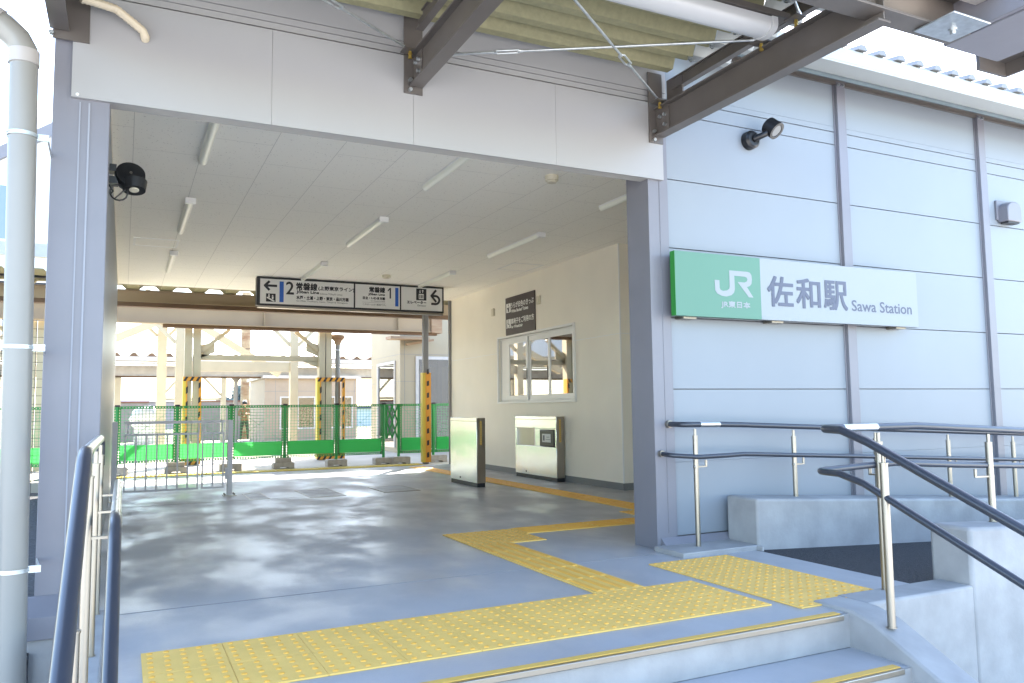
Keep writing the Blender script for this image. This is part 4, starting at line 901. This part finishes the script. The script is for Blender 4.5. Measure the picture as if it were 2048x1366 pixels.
pn = ['far left', 'second from the far left', 'third from the far left', 'fourth from the far left', 'beside the downpipe', 'next to the left passage wall', 'behind the middle of the grey folding gate', 'just behind the right post of the grey folding gate', 'in the middle of the open fence', 'in front of the second striped column', 'left of the folded lattice gate']
for i, x in enumerate(xs):
    if i < 1: continue
    fpost(x, 'green fence post %s' % pn[i]); cblock(x+(-0.02 if i == 8 else 0.0), 'concrete block under the fence post %s' % pn[i], 0.10 if i in (6, 8) else 0.12, double=i in (6, 8))
fpost(5.128, 'green fence post just right of the striped pole'); cblock(5.2, 'concrete block just right of the striped pole')
LG = thing('lattice_gate', 'narrow folded green lattice gate with crossing bars', 'gate', (4.33, FZ-0.05, 0))
m_ = MB(); ya = FZ-0.06; m_.box(4.20, 4.235, ya-0.012, ya+0.012, 0.44, 1.05); m_.box(4.425, 4.468, ya-0.015, ya+0.015, 0.10, 1.055); m_.box(4.20, 4.43, ya-0.010, ya+0.010, 1.025, 1.05); build('frame', m_, 'gframe', LG)
m_ = MB(); xa, xb = 4.23, 4.43; xc = (xa+xb)/2
for z0_, z1_ in ((0.44, 0.74), (0.74, 1.03)):
    zc_ = (z0_+z1_)/2
    for k, (p, q) in enumerate((((xa, z0_), (xc, z1_)), ((xc, z0_), (xb, z1_)), ((xa, z1_), (xc, z0_)), ((xc, z1_), (xb, z0_)))): m_.bar((p[0], ya-0.004+0.003*k, p[1]), (q[0], ya-0.004+0.003*k, q[1]), 0.003, 0.026)
m_.box(xc-0.006, xc+0.006, ya+0.008, ya+0.012, 0.44, 1.03); build('lattice', m_, 'gframe', LG)
cblock(4.46, 'concrete block with a notched foot under the folded lattice gate', 0.13, y=FZ-0.12, wd=0.16)

# ================================================================== near platform canopy
K = thing('platform_canopy', 'cream rusty steel platform canopy with ribbed roof beyond the passage', 'canopy', (2.2, 15.6, 0))
BY = 15.5
m_ = MB(); m_.hbeam_x(-9, 5.93, BY, 2.545, 2.90, 0.17, 0.016, 0.012)
for xx in (2.36, 5.0): m_.box(xx-0.008, xx+0.008, BY-0.084, BY+0.084, 2.561, 2.884)
build('main_beam', m_, 'beam', K)
m_ = MB(); m_.box(0.60, 5.85, BY-0.02, BY+0.10, 2.485, 2.5445); build('lower_channel', m_, 'rustbrown', K)
m_ = MB(); m_.hbeam_x(-9, 5.93, 14.05, 2.73, 2.93, 0.12, 0.012, 0.01); build('purlin', m_, 'beam', K)
m_ = MB(); m_.box(-9, 5.93, 14.0, 14.14, 2.66, 2.7295); build('purlin_flange', m_, 'rustbrown', K)
m_ = MB(); m_.box(5.70, 5.93, BY-0.11, BY+0.11, 2.53, 2.92); build('end_bracket', m_, 'rust', K)
def ribs_y(x0, x1, y0, y1, z0, z1, pitch, h):
    m_ = MB(); x = x0; pts = []
    while x < x1:
        for dx, zz in ((0, 0), (0.34*pitch, 0), (0.5*pitch, h), (0.84*pitch, h)): pts.append((x+dx, zz))
        x += pitch
    for i in range(len(pts)-1):
        (xa_, ha), (xb_, hb) = pts[i], pts[i+1]
        m_.add([(xa_,y0,z0+ha),(xb_,y0,z0+hb),(xb_,y1,z1+hb),(xa_,y1,z1+ha),(xa_,y0,z0+ha+0.01),(xb_,y0,z0+hb+0.01),(xb_,y1,z1+hb+0.01),(xa_,y1,z1+ha+0.01)], [(0,1,2,3)[::-1],(4,5,6,7),(0,1,5,4),(2,3,7,6)])
    return m_
build('roof_deck', ribs_y(-9, 6.0, 12.98, 14.2, 2.94, 2.94, 0.50, 0.075), 'deck', K)
m_ = MB(); m_.box(-9, -0.37, 12.86, 12.97, 3.17, 3.36); build('roof_fascia', m_, 'farwhite', K)
m_ = MB()
for yy in (13.6, 14.6): m_.box(-9, -0.4, yy, yy+0.08, 2.985, 3.05)
build('purlin', m_, 'blackm', K)
def twin_col(x0, x1, y, zt, m='cream', parent=K, twin=True):
    m_ = MB(); w_ = (x1-x0)
    if twin: m_.box(x0, x0+w_*0.46, y-0.10, y+0.10, -0.02, zt); m_.box(x0+w_*0.54, x1, y-0.10, y+0.10, -0.02, zt)
    else: m_.box(x0, x1, y-0.09, y+0.09, -0.02, zt)
    return build('column', m_, m, parent)
for x0, x1 in ((0.985, 1.265), (3.445, 3.69), (-1.5, -1.22), (-4.0, -3.72), (-6.5, -6.22)): twin_col(x0, x1, 15.75, 2.55)
m_ = MB(); m_.box(1.265, 3.45, 15.74, 15.86, 1.92, 2.02); m_.box(-6.3, -1.5, 15.74, 15.86, 1.92, 2.02); build('tie_beam', m_, 'cream', K)
def brace(x, s, y, zt, h, d, t=0.07, parent=K, m='cream'):
    b = MB(); b.bar((x, y, zt-h), (x+s*d, y, zt), 0.10, t, (0,0,1)); b.add([(x,y-0.01,zt-h-0.12),(x+s*0.24,y-0.01,zt-h-0.02),(x+s*0.24,y-0.01,zt-h+0.18),(x,y-0.01,zt-h+0.12),(x,y+0.01,zt-h-0.12),(x+s*0.24,y+0.01,zt-h-0.02),(x+s*0.24,y+0.01,zt-h+0.18),(x,y+0.01,zt-h+0.12)], [(0,1,2,3),(7,6,5,4),(0,4,5,1),(1,5,6,2),(2,6,7,3),(3,7,4,0)])
    build('knee_brace', b, m, parent)
brace(1.27, 1, 15.75, 2.50, 0.42, 0.50); brace(3.44, -1, 15.75, 2.50, 0.36, 0.45); brace(-1.2, 1, 15.75, 2.5, 0.42, 0.5); brace(-1.5, -1, 15.75, 2.5, 0.42, 0.5); brace(-3.7, 1, 15.75, 2.5, 0.42, 0.5)
m_ = MB(); m_.add([(3.44,15.74,1.93),(3.12,15.74,1.93),(3.44,15.74,1.80),(3.44,15.80,1.93),(3.12,15.80,1.93),(3.44,15.80,1.80)], [(0,1,2),(5,4,3),(0,3,4,1),(1,4,5,2),(2,5,3,0)]); build('gusset', m_, 'cream', K)
# striped guards of the two steel columns
def col_guard(x0, x1, lbl):
    t = thing('column_guard', lbl, 'column guard', ((x0+x1)/2, 15.6, 0), group='yellow and black guards round the platform columns')
    yy = 15.62
    build('side_panel', MB().box(x0, x0+0.05, yy, yy+0.16, 0.02, 1.6), 'hazyel', t); build('side_panel', MB().box(x1-0.035, x1, yy, yy+0.16, 0.02, 1.6), 'orange', t)
    build('band', MB().box(x0, x1, yy-0.008, yy-0.001, 1.52, 1.60), 'orange', t); build('band', MB().box(x0, x1, yy-0.008, yy-0.001, -0.0, 0.12), 'orange', t)
    k = MB(); w_ = x1-x0; n = max(2, round(w_/0.12)); q = w_/n
    for zz in (1.52, 0.0):
        for i in range(n): xx = x0+q*i; k.prism([(xx, yy-0.011, zz), (xx+q*0.42, yy-0.011, zz), (min(x1, xx+q*0.85), yy-0.011, zz+0.08), (xx+q*0.43, yy-0.011, zz+0.08)], (0, 0.002, 0))
    z = 0.2
    while z < 1.45: k.prism([(x0+0.05, yy-0.006, z), (x0+0.085, yy-0.006, z+0.03), (x0+0.085, yy-0.006, z+0.15), (x0+0.05, yy-0.006, z+0.12)], (0, 0.004, 0)); k.prism([(x1-0.055, yy-0.006, z+0.1), (x1-0.02, yy-0.006, z+0.13), (x1-0.02, yy-0.006, z+0.23), (x1-0.055, yy-0.006, z+0.20)], (0, 0.004, 0)); z += 0.27
    build('stripe', k, 'hazblk', t)
    o = MB(); o.box(x0+0.05, x0+0.075, yy-0.002, yy+0.001, 0.12, 1.52); o.box(x1-0.05, x1-0.035, yy-0.002, yy+0.001, 0.12, 1.52); build('orange_sheet', o, 'orange', t)
col_guard(0.965, 1.285, 'yellow and black guard on the left steel column behind the fence'); col_guard(3.40, 3.95, 'yellow and black guard round the right steel column and its drainpipe')
DP = thing('drainpipe', 'grey round drainpipe with funnel head beside the right steel column', 'drainpipe', (3.83, 15.75, 0))
m_ = MB(); m_.cyl((3.83,15.75,-0.01),(3.83,15.75,2.36),0.05,16); build('pipe', m_, 'pipe', DP)
m_ = MB(); m_.tube([(3.83,15.75,2.26),(3.83,15.75,2.33),(3.83,15.75,2.40),(3.83,15.75,2.46)],0.05,16,radii=[0.055,0.075,0.14,0.13]); build('funnel', m_, 'rust', DP)
m_ = MB(); m_.tube([(3.83,15.75,2.14),(3.83,15.75,2.17)],0.058,16); m_.box(3.66,3.79,15.74,15.76,2.145,2.16); build('clamp', m_, 'galv', DP)

# ================================================================== footbridge frames further back (cream steel)
def frame(name, y, xcols, wc, zt, zbeam, lb, zroof=None, x0=-8, x1=6, tie=None, m='cream', brc=True):
    t = thing(name, lb, 'steel frame', (xcols[0], y, 0))
    for x in xcols: build('column', MB().box(x, x+wc, y-0.1, y+0.1, -0.1, zt), m, t)
    if zbeam: build('beam', MB().hbeam_x(x0, x1, y, zbeam[0], zbeam[1], 0.14), m, t)
    if tie: build('tie_beam', MB().box(x0, x1, y-0.04, y+0.06, tie[0], tie[1]), m, t)
    if brc:
        for x in xcols:
            for s in (-1, 1):
                b = MB(); xx = x if s < 0 else x+wc; b.bar((xx, y, zt-0.75), (xx+s*0.75, y, zt), 0.07, 0.08); build('knee_brace', b, m, t)
    return t
frame('footbridge', 18.5, [0.98, 3.40, -2.4, -5.2], 0.17, 3.2, (3.1, 3.4), 'tall cream steel frame just behind the first platform canopy', x1=3.6, x0=-6)
build('tie_beam', MB().box(1.15, 3.40, 18.46, 18.56, 1.84, 2.06), 'cream', bpy.data.objects['footbridge'])
frame('footbridge', 21.5, [0.72, -3.6], 0.22, 3.6, (3.5, 3.8), 'pale cream steel frame standing near the platform edge', x1=3.4, x0=-6)
m_ = MB(); m_.bar((-1.6, 21.0, 2.05), (1.9, 21.0, 3.75), 0.2, 0.18); m_.bar((3.6, 21.0, 1.9), (0.4, 21.0, 3.9), 0.2, 0.16)
sf = build('stair_stringer', m_, 'cream', label='sloping cream stair stringers crossing behind the beam', cat='stair', loc=(0.3, 21, 2.0))
# ================================================================== far platform canopy
FC = thing('far_canopy', 'far platform canopy with wavy roof edge and rusty brown flange', 'canopy', (2, 27.5, 0))
m_ = MB(); x = -8.0
while x < 13:
    m_.prism([(x, 27.0, 2.69), (x+0.13, 27.0, 2.73), (x+0.19, 27.0, 2.80), (x+0.25, 27.0, 2.82), (x+0.31, 27.0, 2.80), (x+0.37, 27.0, 2.73), (x+0.50, 27.0, 2.69)], (0, 3.2, 0.02)); x += 0.50
build('roof_deck', m_, 'rustbrown', FC)
m_ = MB(); m_.box(-8, 13, 26.95, 27.0, 2.56, 2.69); build('roof_fascia', m_, 'farwhite', FC)
m_ = MB(); m_.box(-8, 13, 27.1, 27.25, 2.46, 2.52); m_.hbeam_x(-8, 13, 27.9, 2.13, 2.46, 0.2); build('beam', m_, 'farwhite', FC)
m_ = MB(); m_.box(-8, 13, 27.8, 28.0, 2.07, 2.13); build('flange', m_, 'rustbrown', FC)
for x0, x1, mm in ((-0.28, -0.08, 'cream'), (0.96, 1.12, 'cream'), (6.9, 7.1, 'cream'), (-3.5, -3.3, 'cream'), (2.90, 3.05, 'cream')): build('column', MB().box(x0, x1, 27.8, 28.0, -0.1, 2.1), mm, FC)
m_ = MB(); m_.cyl((3.40,28.2,-0.1),(3.40,28.2,2.1),0.07,10); m_.tube([(3.40,28.2,1.95),(3.40,28.2,2.1)],0.1,10,radii=[0.06,0.18]); build('drainpipe', m_, 'pipe', FC)
m_ = MB(); m_.bar((1.12,27.9,1.5),(1.62,27.9,2.1),0.08,0.08); m_.bar((1.12,27.9,1.38),(2.9,27.9,1.38),0.08,0.08); m_.bar((2.9,27.9,1.5),(2.35,27.9,2.1),0.08,0.08); build('knee_brace', m_, 'cream', FC)
# ================================================================== waiting room on the far platform
WR = thing('waiting_room', 'pinkish beige waiting room with sliding windows on the far platform', 'building', (5.9, 28.5, 0))
yw = 27.6
m_ = MB()
def wall_with(mb, x0, x1, z0, z1, wins, y0, y1):
    xs_ = sorted({x0, x1} | {w[0] for w in wins} | {w[1] for w in wins})
    for a_, b_ in zip(xs_, xs_[1:]):
        ws = [w for w in wins if w[0] <= a_+1e-6 and w[1] >= b_-1e-6]
        if not ws: mb.box(a_, b_, y0, y1, z0, z1)
        else: mb.box(a_, b_, y0, y1, z0, ws[0][2]); mb.box(a_, b_, y0, y1, ws[0][3], z1)
wins = [(4.75, 5.95, 0.34, 1.45), (6.0, 7.25, 0.34, 1.45)]
wall_with(m_, 4.25, 7.40, -0.1, 2.06, wins, yw, yw+0.12); m_.box(4.25, 4.37, yw+0.12, 31, -0.1, 2.06); m_.box(7.28, 7.40, yw+0.12, 31, -0.1, 2.06); m_.box(4.37, 7.28, 30.9, 31, -0.1, 2.06)
build('wall', m_, 'pinkbld', WR); build('roof', MB().box(4.15, 7.5, yw-0.2, 31.2, 2.061, 2.16), 'farwhite', WR)
m_ = MB()
for zz in (0.0, 1.6): m_.box(4.25, 7.40, yw-0.004, yw-0.0005, zz+0.02, zz+0.035)
for xx in (4.6, 5.97, 7.3): m_.box(xx, xx+0.012, yw-0.004, yw-0.0005, -0.1, 2.0)
build('panel_joint', m_, 'base', WR)
for (a_, b_, c_, e_) in wins:
    q = MB(); w_ = 0.05; q.box(a_, b_, yw-0.02, yw+0.03, c_, c_+w_); q.box(a_, b_, yw-0.02, yw+0.03, e_-w_, e_); 
    for xx in (a_, (a_+b_)/2-w_/2, b_-w_): q.box(xx, xx+w_, yw-0.02, yw+0.03, c_+w_, e_-w_)
    wn = build('window', q, 'farwhite', WR); build('pane', MB().box(a_+w_, b_-w_, yw, yw+0.008, c_+w_, e_-w_), 'glassf', wn)
# ================================================================== lift building on the right
EB = thing('lift_building', 'cream panelled lift building with a tall corner window behind the fence', 'building', (6.5, 18, 0))
ey, ex = 17.0, 5.54
m_ = MB(); wall_with(m_, ex+0.001, 9.5, -0.05, 4.6, [(5.93, 7.9, 0.05, 2.12)], ey, ey+0.12)
build('wall', m_, 'beigebld', EB)
m_ = MB(); pcs = [(17.12, 17.32, -0.05, 4.6), (17.32, 18.72, 2.02, 4.6), (17.32, 18.72, -0.05, 0.1), (18.72, 19.3, -0.05, 4.6)]
for a_, b_, c_, e_ in pcs: m_.box(ex, ex+0.12, a_, b_, c_, e_)
m_.box(ex, ex+0.12, ey+0.0005, 17.12, -0.05, 4.6); m_.box(ex+0.12, 9.5, 19.18, 19.3, -0.05, 4.6); m_.box(9.4, 9.5, 17.12, 19.18, -0.05, 4.6)
build('wall', m_, 'beigebld', EB); build('roof', MB().box(ex-0.1, 9.6, ey-0.1, 19.4, 4.601, 4.7), 'white', EB)
m_ = MB()
for zz in (1.58, 2.19): m_.box(ex, 5.93, ey-0.003, ey-0.0003, zz, zz+0.008); m_.box(ex-0.003, ex-0.0003, ey, 19.3, zz, zz+0.008)
m_.box(ex+0.10, ex+0.108, ey-0.003, ey-0.0003, 0, 4.6); m_.box(5.93, 9.5, ey-0.003, ey-0.0003, 2.19, 2.198)
build('panel_joint', m_, 'base', EB)
q = MB(); q.box(5.90, 7.93, ey-0.03, ey+0.04, 2.08, 2.15); q.box(5.90, 5.97, ey-0.03, ey+0.04, 0.05, 2.08); q.box(6.08, 6.13, ey-0.02, ey+0.04, 0.05, 2.08); q.box(7.0, 7.05, ey-0.02, ey+0.04, 0.05, 2.08); q.box(7.88, 7.93, ey-0.03, ey+0.04, 0.05, 2.08); q.box(5.9, 7.93, ey-0.03, ey+0.04, 0.03, 0.1)
wn = build('window', q, 'farwhite', EB); build('pane', MB().box(5.97, 7.88, ey+0.01, ey+0.018, 0.1, 2.08), 'glassf', wn)
q = MB(); q.box(ex-0.03, ex+0.03, 17.32, 18.72, 2.0, 2.06); q.box(ex-0.03, ex+0.03, 17.32, 17.38, 0.1, 2.0); q.box(ex-0.03, ex+0.03, 18.66, 18.72, 0.1, 2.0)
wn = build('window', q, 'farwhite', EB); build('pane', MB().box(ex+0.0, ex+0.008, 17.38, 18.66, 0.1, 2.0), 'glassf', wn)
m_ = MB(); m_.box(6.3, 6.45, 18.2, 18.4, 0, 2.6); m_.box(6.9, 7.0, 18.2, 18.4, 0, 2.6); m_.box(6.2, 7.6, 18.3, 18.4, 2.0, 2.3); build('lift_frame', m_, 'pipe', EB)
# eaves scraps above the window
m_ = MB(); m_.box(5.2, 6.1, 16.6, 16.98, 2.50, 2.56); m_.bar((5.65, 16.9, 2.40), (6.3, 16.9, 2.52), 0.05, 0.05); build('flashing', m_, 'rust', EB)
# ================================================================== left white building (footbridge tower) and far things
LB = thing('footbridge_tower', 'white gabled footbridge tower rising left of the station', 'building', (-4.5, 25, 0))
m_ = MB(); m_.prism([(-12, 25, -1), (-12, 25, 1.0), (-1.2, 25, 9.3), (-1.2, 25, -1)], (0, 5, 0)); m_ = MB()
m_.prism([(-9, 25, 2.8), (-9, 25, 3.8), (-1.4, 25, 9.1), (-1.4, 25, 2.8)], (0, 4, 0)); build('wall', m_, 'whitebld', LB)
m_ = MB(); m_.prism([(-9.2, 24.9, 3.75), (-9.2, 24.9, 4.05), (-1.3, 24.9, 9.55), (-1.3, 24.9, 9.15)], (0, 4.2, 0)); build('roof', m_, 'lav', LB)
q = MB(); q.box(-5.0, -2.85, 24.93, 24.99, 5.6, 7.25); wn = build('window', q, 'white', LB); build('pane', MB().box(-4.9, -2.92, 24.915, 24.925, 5.68, 7.15), 'winblue', wn)
build('support', MB().box(-2.2, -1.7, 26, 26.5, -1, 2.8).box(-6, -5.5, 26, 26.5, -1, 2.8), 'cream', LB)
H1 = thing('house', 'distant house with blue slate hipped roof', 'house', (1.7, 75, -1.2))
def house(t, x0, x1, y0, y1, z0, ze, zr, wallm, roofm, ridge=0.2):
    build('wall', MB().box(x0+0.3, x1-0.3, y0+0.3, y1-0.3, z0, ze), wallm, t)
    xc_ = (x0+x1)/2; yc_ = (y0+y1)/2; m_ = MB(); r = (x1-x0)*ridge/2
    m_.add([(x0,y0,ze),(x1,y0,ze),(x1,y1,ze),(x0,y1,ze),(xc_-r,yc_,zr),(xc_+r,yc_,zr)], [(0,1,5,4),(1,2,5),(2,3,4,5),(3,0,4),(3,2,1,0)]); build('roof', m_, roofm, t)
    build('window', MB().box(xc_-1.0, xc_-0.2, y0+0.27, y0+0.299, ze-0.9, ze-0.3), 'winblue', t)
house(H1, -0.6, 4.6, 73, 79, -1.25, 1.90, 3.05, 'farwall', 'slate', 0.02)
BWL = thing('boundary_wall', 'mauve boundary wall with red brown coping behind the far platform', 'wall', (2, 36, -0.2))
build('wall', MB().box(-3.0, 0.93, 36, 36.15, -0.25, 1.37), 'farwall', BWL); build('coping', MB().box(-3.0, 0.95, 35.95, 36.2, 1.371, 1.43), 'redbrown', BWL)
BW2 = thing('boundary_wall', 'longer mauve boundary wall behind the person in tan', 'wall', (4, 36, -0.2))
build('wall', MB().box(2.52, 5.8, 36, 36.15, -0.25, 1.40), 'farwall', BW2); build('coping', MB().box(2.48, 5.8, 35.95, 36.2, 1.401, 1.44), 'redbrown', BW2)
LH = thing('far_building', 'low pale building far behind the lift building', 'building', (14, 60, -1.2)); build('wall', MB().box(9, 22, 58, 64, -1.2, 1.1), 'whitebld', LH); build('roof', MB().box(8.8, 22.2, 57.8, 64.2, 1.101, 1.25), 'slate', LH)
# trees
def tree(x, y, z0, h, r, lb):
    t = thing('tree', lb, 'tree', (x, y, z0), group='distant trees behind the boundary wall')
    m_ = MB(); m_.tube([(x,y,z0),(x+0.1,y,z0+h*0.4),(x,y,z0+h*0.8)], 0.2, 8, radii=[0.25,0.16,0.05])
    for k in range(5): a = k*1.3; m_.tube([(x,y,z0+h*(0.35+0.08*k)),(x+r*0.6*math.cos(a), y+r*0.6*math.sin(a), z0+h*(0.55+0.08*k))],0.05,6,radii=[0.08,0.02])
    build('trunk', m_, 'bark', t); c = MB()
    for _ in range(1500):
        k = random.randrange(7); a = k*0.9; cx, cz = x+r*0.5*math.cos(a)*(k > 0), z0+h*0.66+h*0.16*math.sin(a*1.7)*(k > 0)
        d = Vector((random.gauss(0,1), random.gauss(0,1), random.gauss(0,1))).normalized()*random.random()**0.4*r*0.5
        p = Vector((cx, y+d.y, cz))+Vector((d.x, 0, d.z*0.8)); s = 0.10+0.12*random.random()
        u = Vector((random.gauss(0,1), random.gauss(0,1), random.gauss(0,1))).normalized(); v = u.orthogonal().normalized()*s; u = u.cross(v).normalized()*s
        c.add([p-u-v, p+u-v*0.4, p+u*0.3+v], [(0,1,2)])
    build('crown', c, 'leaf', t)
tree(10.2, 80, -1.2, 4.9, 1.6, 'distant dark tree left of the drainpipe column'); tree(12.4, 82, -1.2, 4.6, 1.5, 'distant dark tree just left of the waiting room'); tree(8.9, 84, -1.2, 3.9, 1.0, 'small distant tree left of the other trees')
# white tank and bundle behind the left fence
TK = thing('wrapped_bundle', 'white wrapped bundle behind the leftmost green mesh panel', 'bundle', (0.65, 30.5, -0.1))
def lump(c, s, seed):
    random.seed(seed); mb = sphere_mb(c, 1, 14, 10, s); mb.v = [tuple(Vector(p)+Vector((random.gauss(0,0.03), random.gauss(0,0.03), random.gauss(0,0.03)))) for p in mb.v]; return mb
build('cover', lump((0.75,30.5,0.75),(0.55,0.4,0.42),3), 'tank', TK); build('base', MB().box(0.35,1.15,30.2,30.8,-0.1,0.6), 'tank', TK)
# overhead cable
for (a_, b_, lb) in (((-9, 29, 3.25), (12, 29, 3.62), 'thin overhead cable crossing behind the beam'),):
    m_ = MB(); A_, B_ = Vector(a_), Vector(b_)
    m_.tube([A_.lerp(B_, i/12)-Vector((0,0,0.35*math.sin(math.pi*i/12))) for i in range(13)], 0.012, 6); build('overhead_cable', m_, 'wire', label=lb, cat='cable', loc=A_)
# wire fence left of the station
WF = thing('wire_fence', 'thin dark wire mesh fence left of the station column', 'fence', (-1.5, 12.6, 0))
m_ = MB(); xx = -6.0
while xx < -0.4: m_.box(xx-0.003, xx+0.003, 12.6, 12.606, -0.14, 2.25); xx += 0.10
for i in range(20): zz = 0.05+i*0.115; m_.box(-6, -0.4, 12.607, 12.612, zz-0.003, zz+0.003)
build('mesh', m_, 'wire', WF); build('post', MB().box(-3.4, -3.34, 12.60, 12.66, -0.14, 2.3), 'base', WF)

# ================================================================== person
def person(x, y, z, h):
    t = None
    bm = bmesh.new(); sk = bm.verts.layers.skin.verify()
    s = h/1.72
    J = {}
    def v(n, p, r, par=None):
        q = bm.verts.new((p[0]*s, p[1]*s, p[2]*s)); q[sk].radius = (r*s, r*s); J[n] = q
        if par: bm.edges.new((J[par], q))
    v('pelvis', (0,0,0.93), 0.135); v('waist', (0,0,1.08), 0.125, 'pelvis'); v('chest', (0,0,1.28), 0.15, 'waist'); v('neck0', (0,0,1.43), 0.07, 'chest'); v('neck', (0,-0.01,1.48), 0.052, 'neck0'); v('head', (0,-0.02,1.58), 0.088, 'neck'); v('head2', (0,-0.01,1.65), 0.080, 'head')
    for sgn, n in ((-1,'l'), (1,'r')):
        v('hip'+n, (0.09*sgn,0,0.88), 0.10, 'pelvis'); v('knee'+n, (0.13*sgn,-0.01,0.48), 0.062, 'hip'+n); v('ank'+n, (0.15*sgn,0.0,0.08), 0.042, 'knee'+n); v('toe'+n, (0.17*sgn,-0.14,0.035), 0.036, 'ank'+n)
        v('sh'+n, (0.19*sgn,0,1.39), 0.062, 'chest'); v('el'+n, (0.27*sgn,-0.08,1.14), 0.048, 'sh'+n); v('wr'+n, (0.06*sgn,-0.26,1.14+0.05*sgn), 0.034, 'el'+n); v('ha'+n, (0.0*sgn-0.02,-0.30,1.16+0.05*sgn), 0.036, 'wr'+n)
    me = bpy.data.meshes.new('person'); bm.to_mesh(me); bm.free()
    o = bpy.data.objects.new('person', me); COL.objects.link(o); o.location = (x, y, z)
    sm = o.modifiers.new('skin', 'SKIN'); sm.use_smooth_shade = True; sb = o.modifiers.new('sub', 'SUBSURF'); sb.levels = 2; sb.render_levels = 2
    me.skin_vertices[0].data[0].use_root = True
    bpy.context.view_layer.update(); dg = bpy.context.evaluated_depsgraph_get()
    m2 = bpy.data.meshes.new_from_object(o.evaluated_get(dg)); o.modifiers.clear(); o.data = m2
    for k in ('skin', 'jacket', 'trousers', 'hair', 'blackm'): m2.materials.append(M[k])
    for p in m2.polygons:
        c = p.center/s; p.use_smooth = True
        if c.z > 1.50: p.material_index = 3 if (c.z > 1.60 or c.y > -0.02) else 0
        elif c.z > 1.455: p.material_index = 0
        elif c.z > 0.90: p.material_index = 0 if (c.y < -0.27) else 1
        elif c.z > 0.09: p.material_index = 2
        else: p.material_index = 4
    tag(o, 'person in a tan jacket and dark trousers standing on the far platform', 'person')
    hr = sphere_mb((x, y, z+1.645*s), 0.105*s, 16, 10, (1, 1.05, 1.0)); build('hair', hr, 'hair', o)
    cp = MB(); cp.cyl((x, y+0.01, z+1.70*s), (x, y+0.01, z+1.775*s), 0.088*s, 14, 0.06*s); build('hat', cp, 'white', o)
    return o
person(4.26, 32.5, -0.22, 1.58)
RP = thing('rusty_mast', 'tall rusty brown mast standing behind the person in tan', 'mast', (4.6, 35, -0.22))
build('shaft', MB().cyl((4.60,35,-0.22),(4.60,35,6.0),0.19,14), 'rust', RP); build('collar', MB().cyl((4.60,35,3.2),(4.60,35,3.4),0.23,14), 'rustbrown', RP)
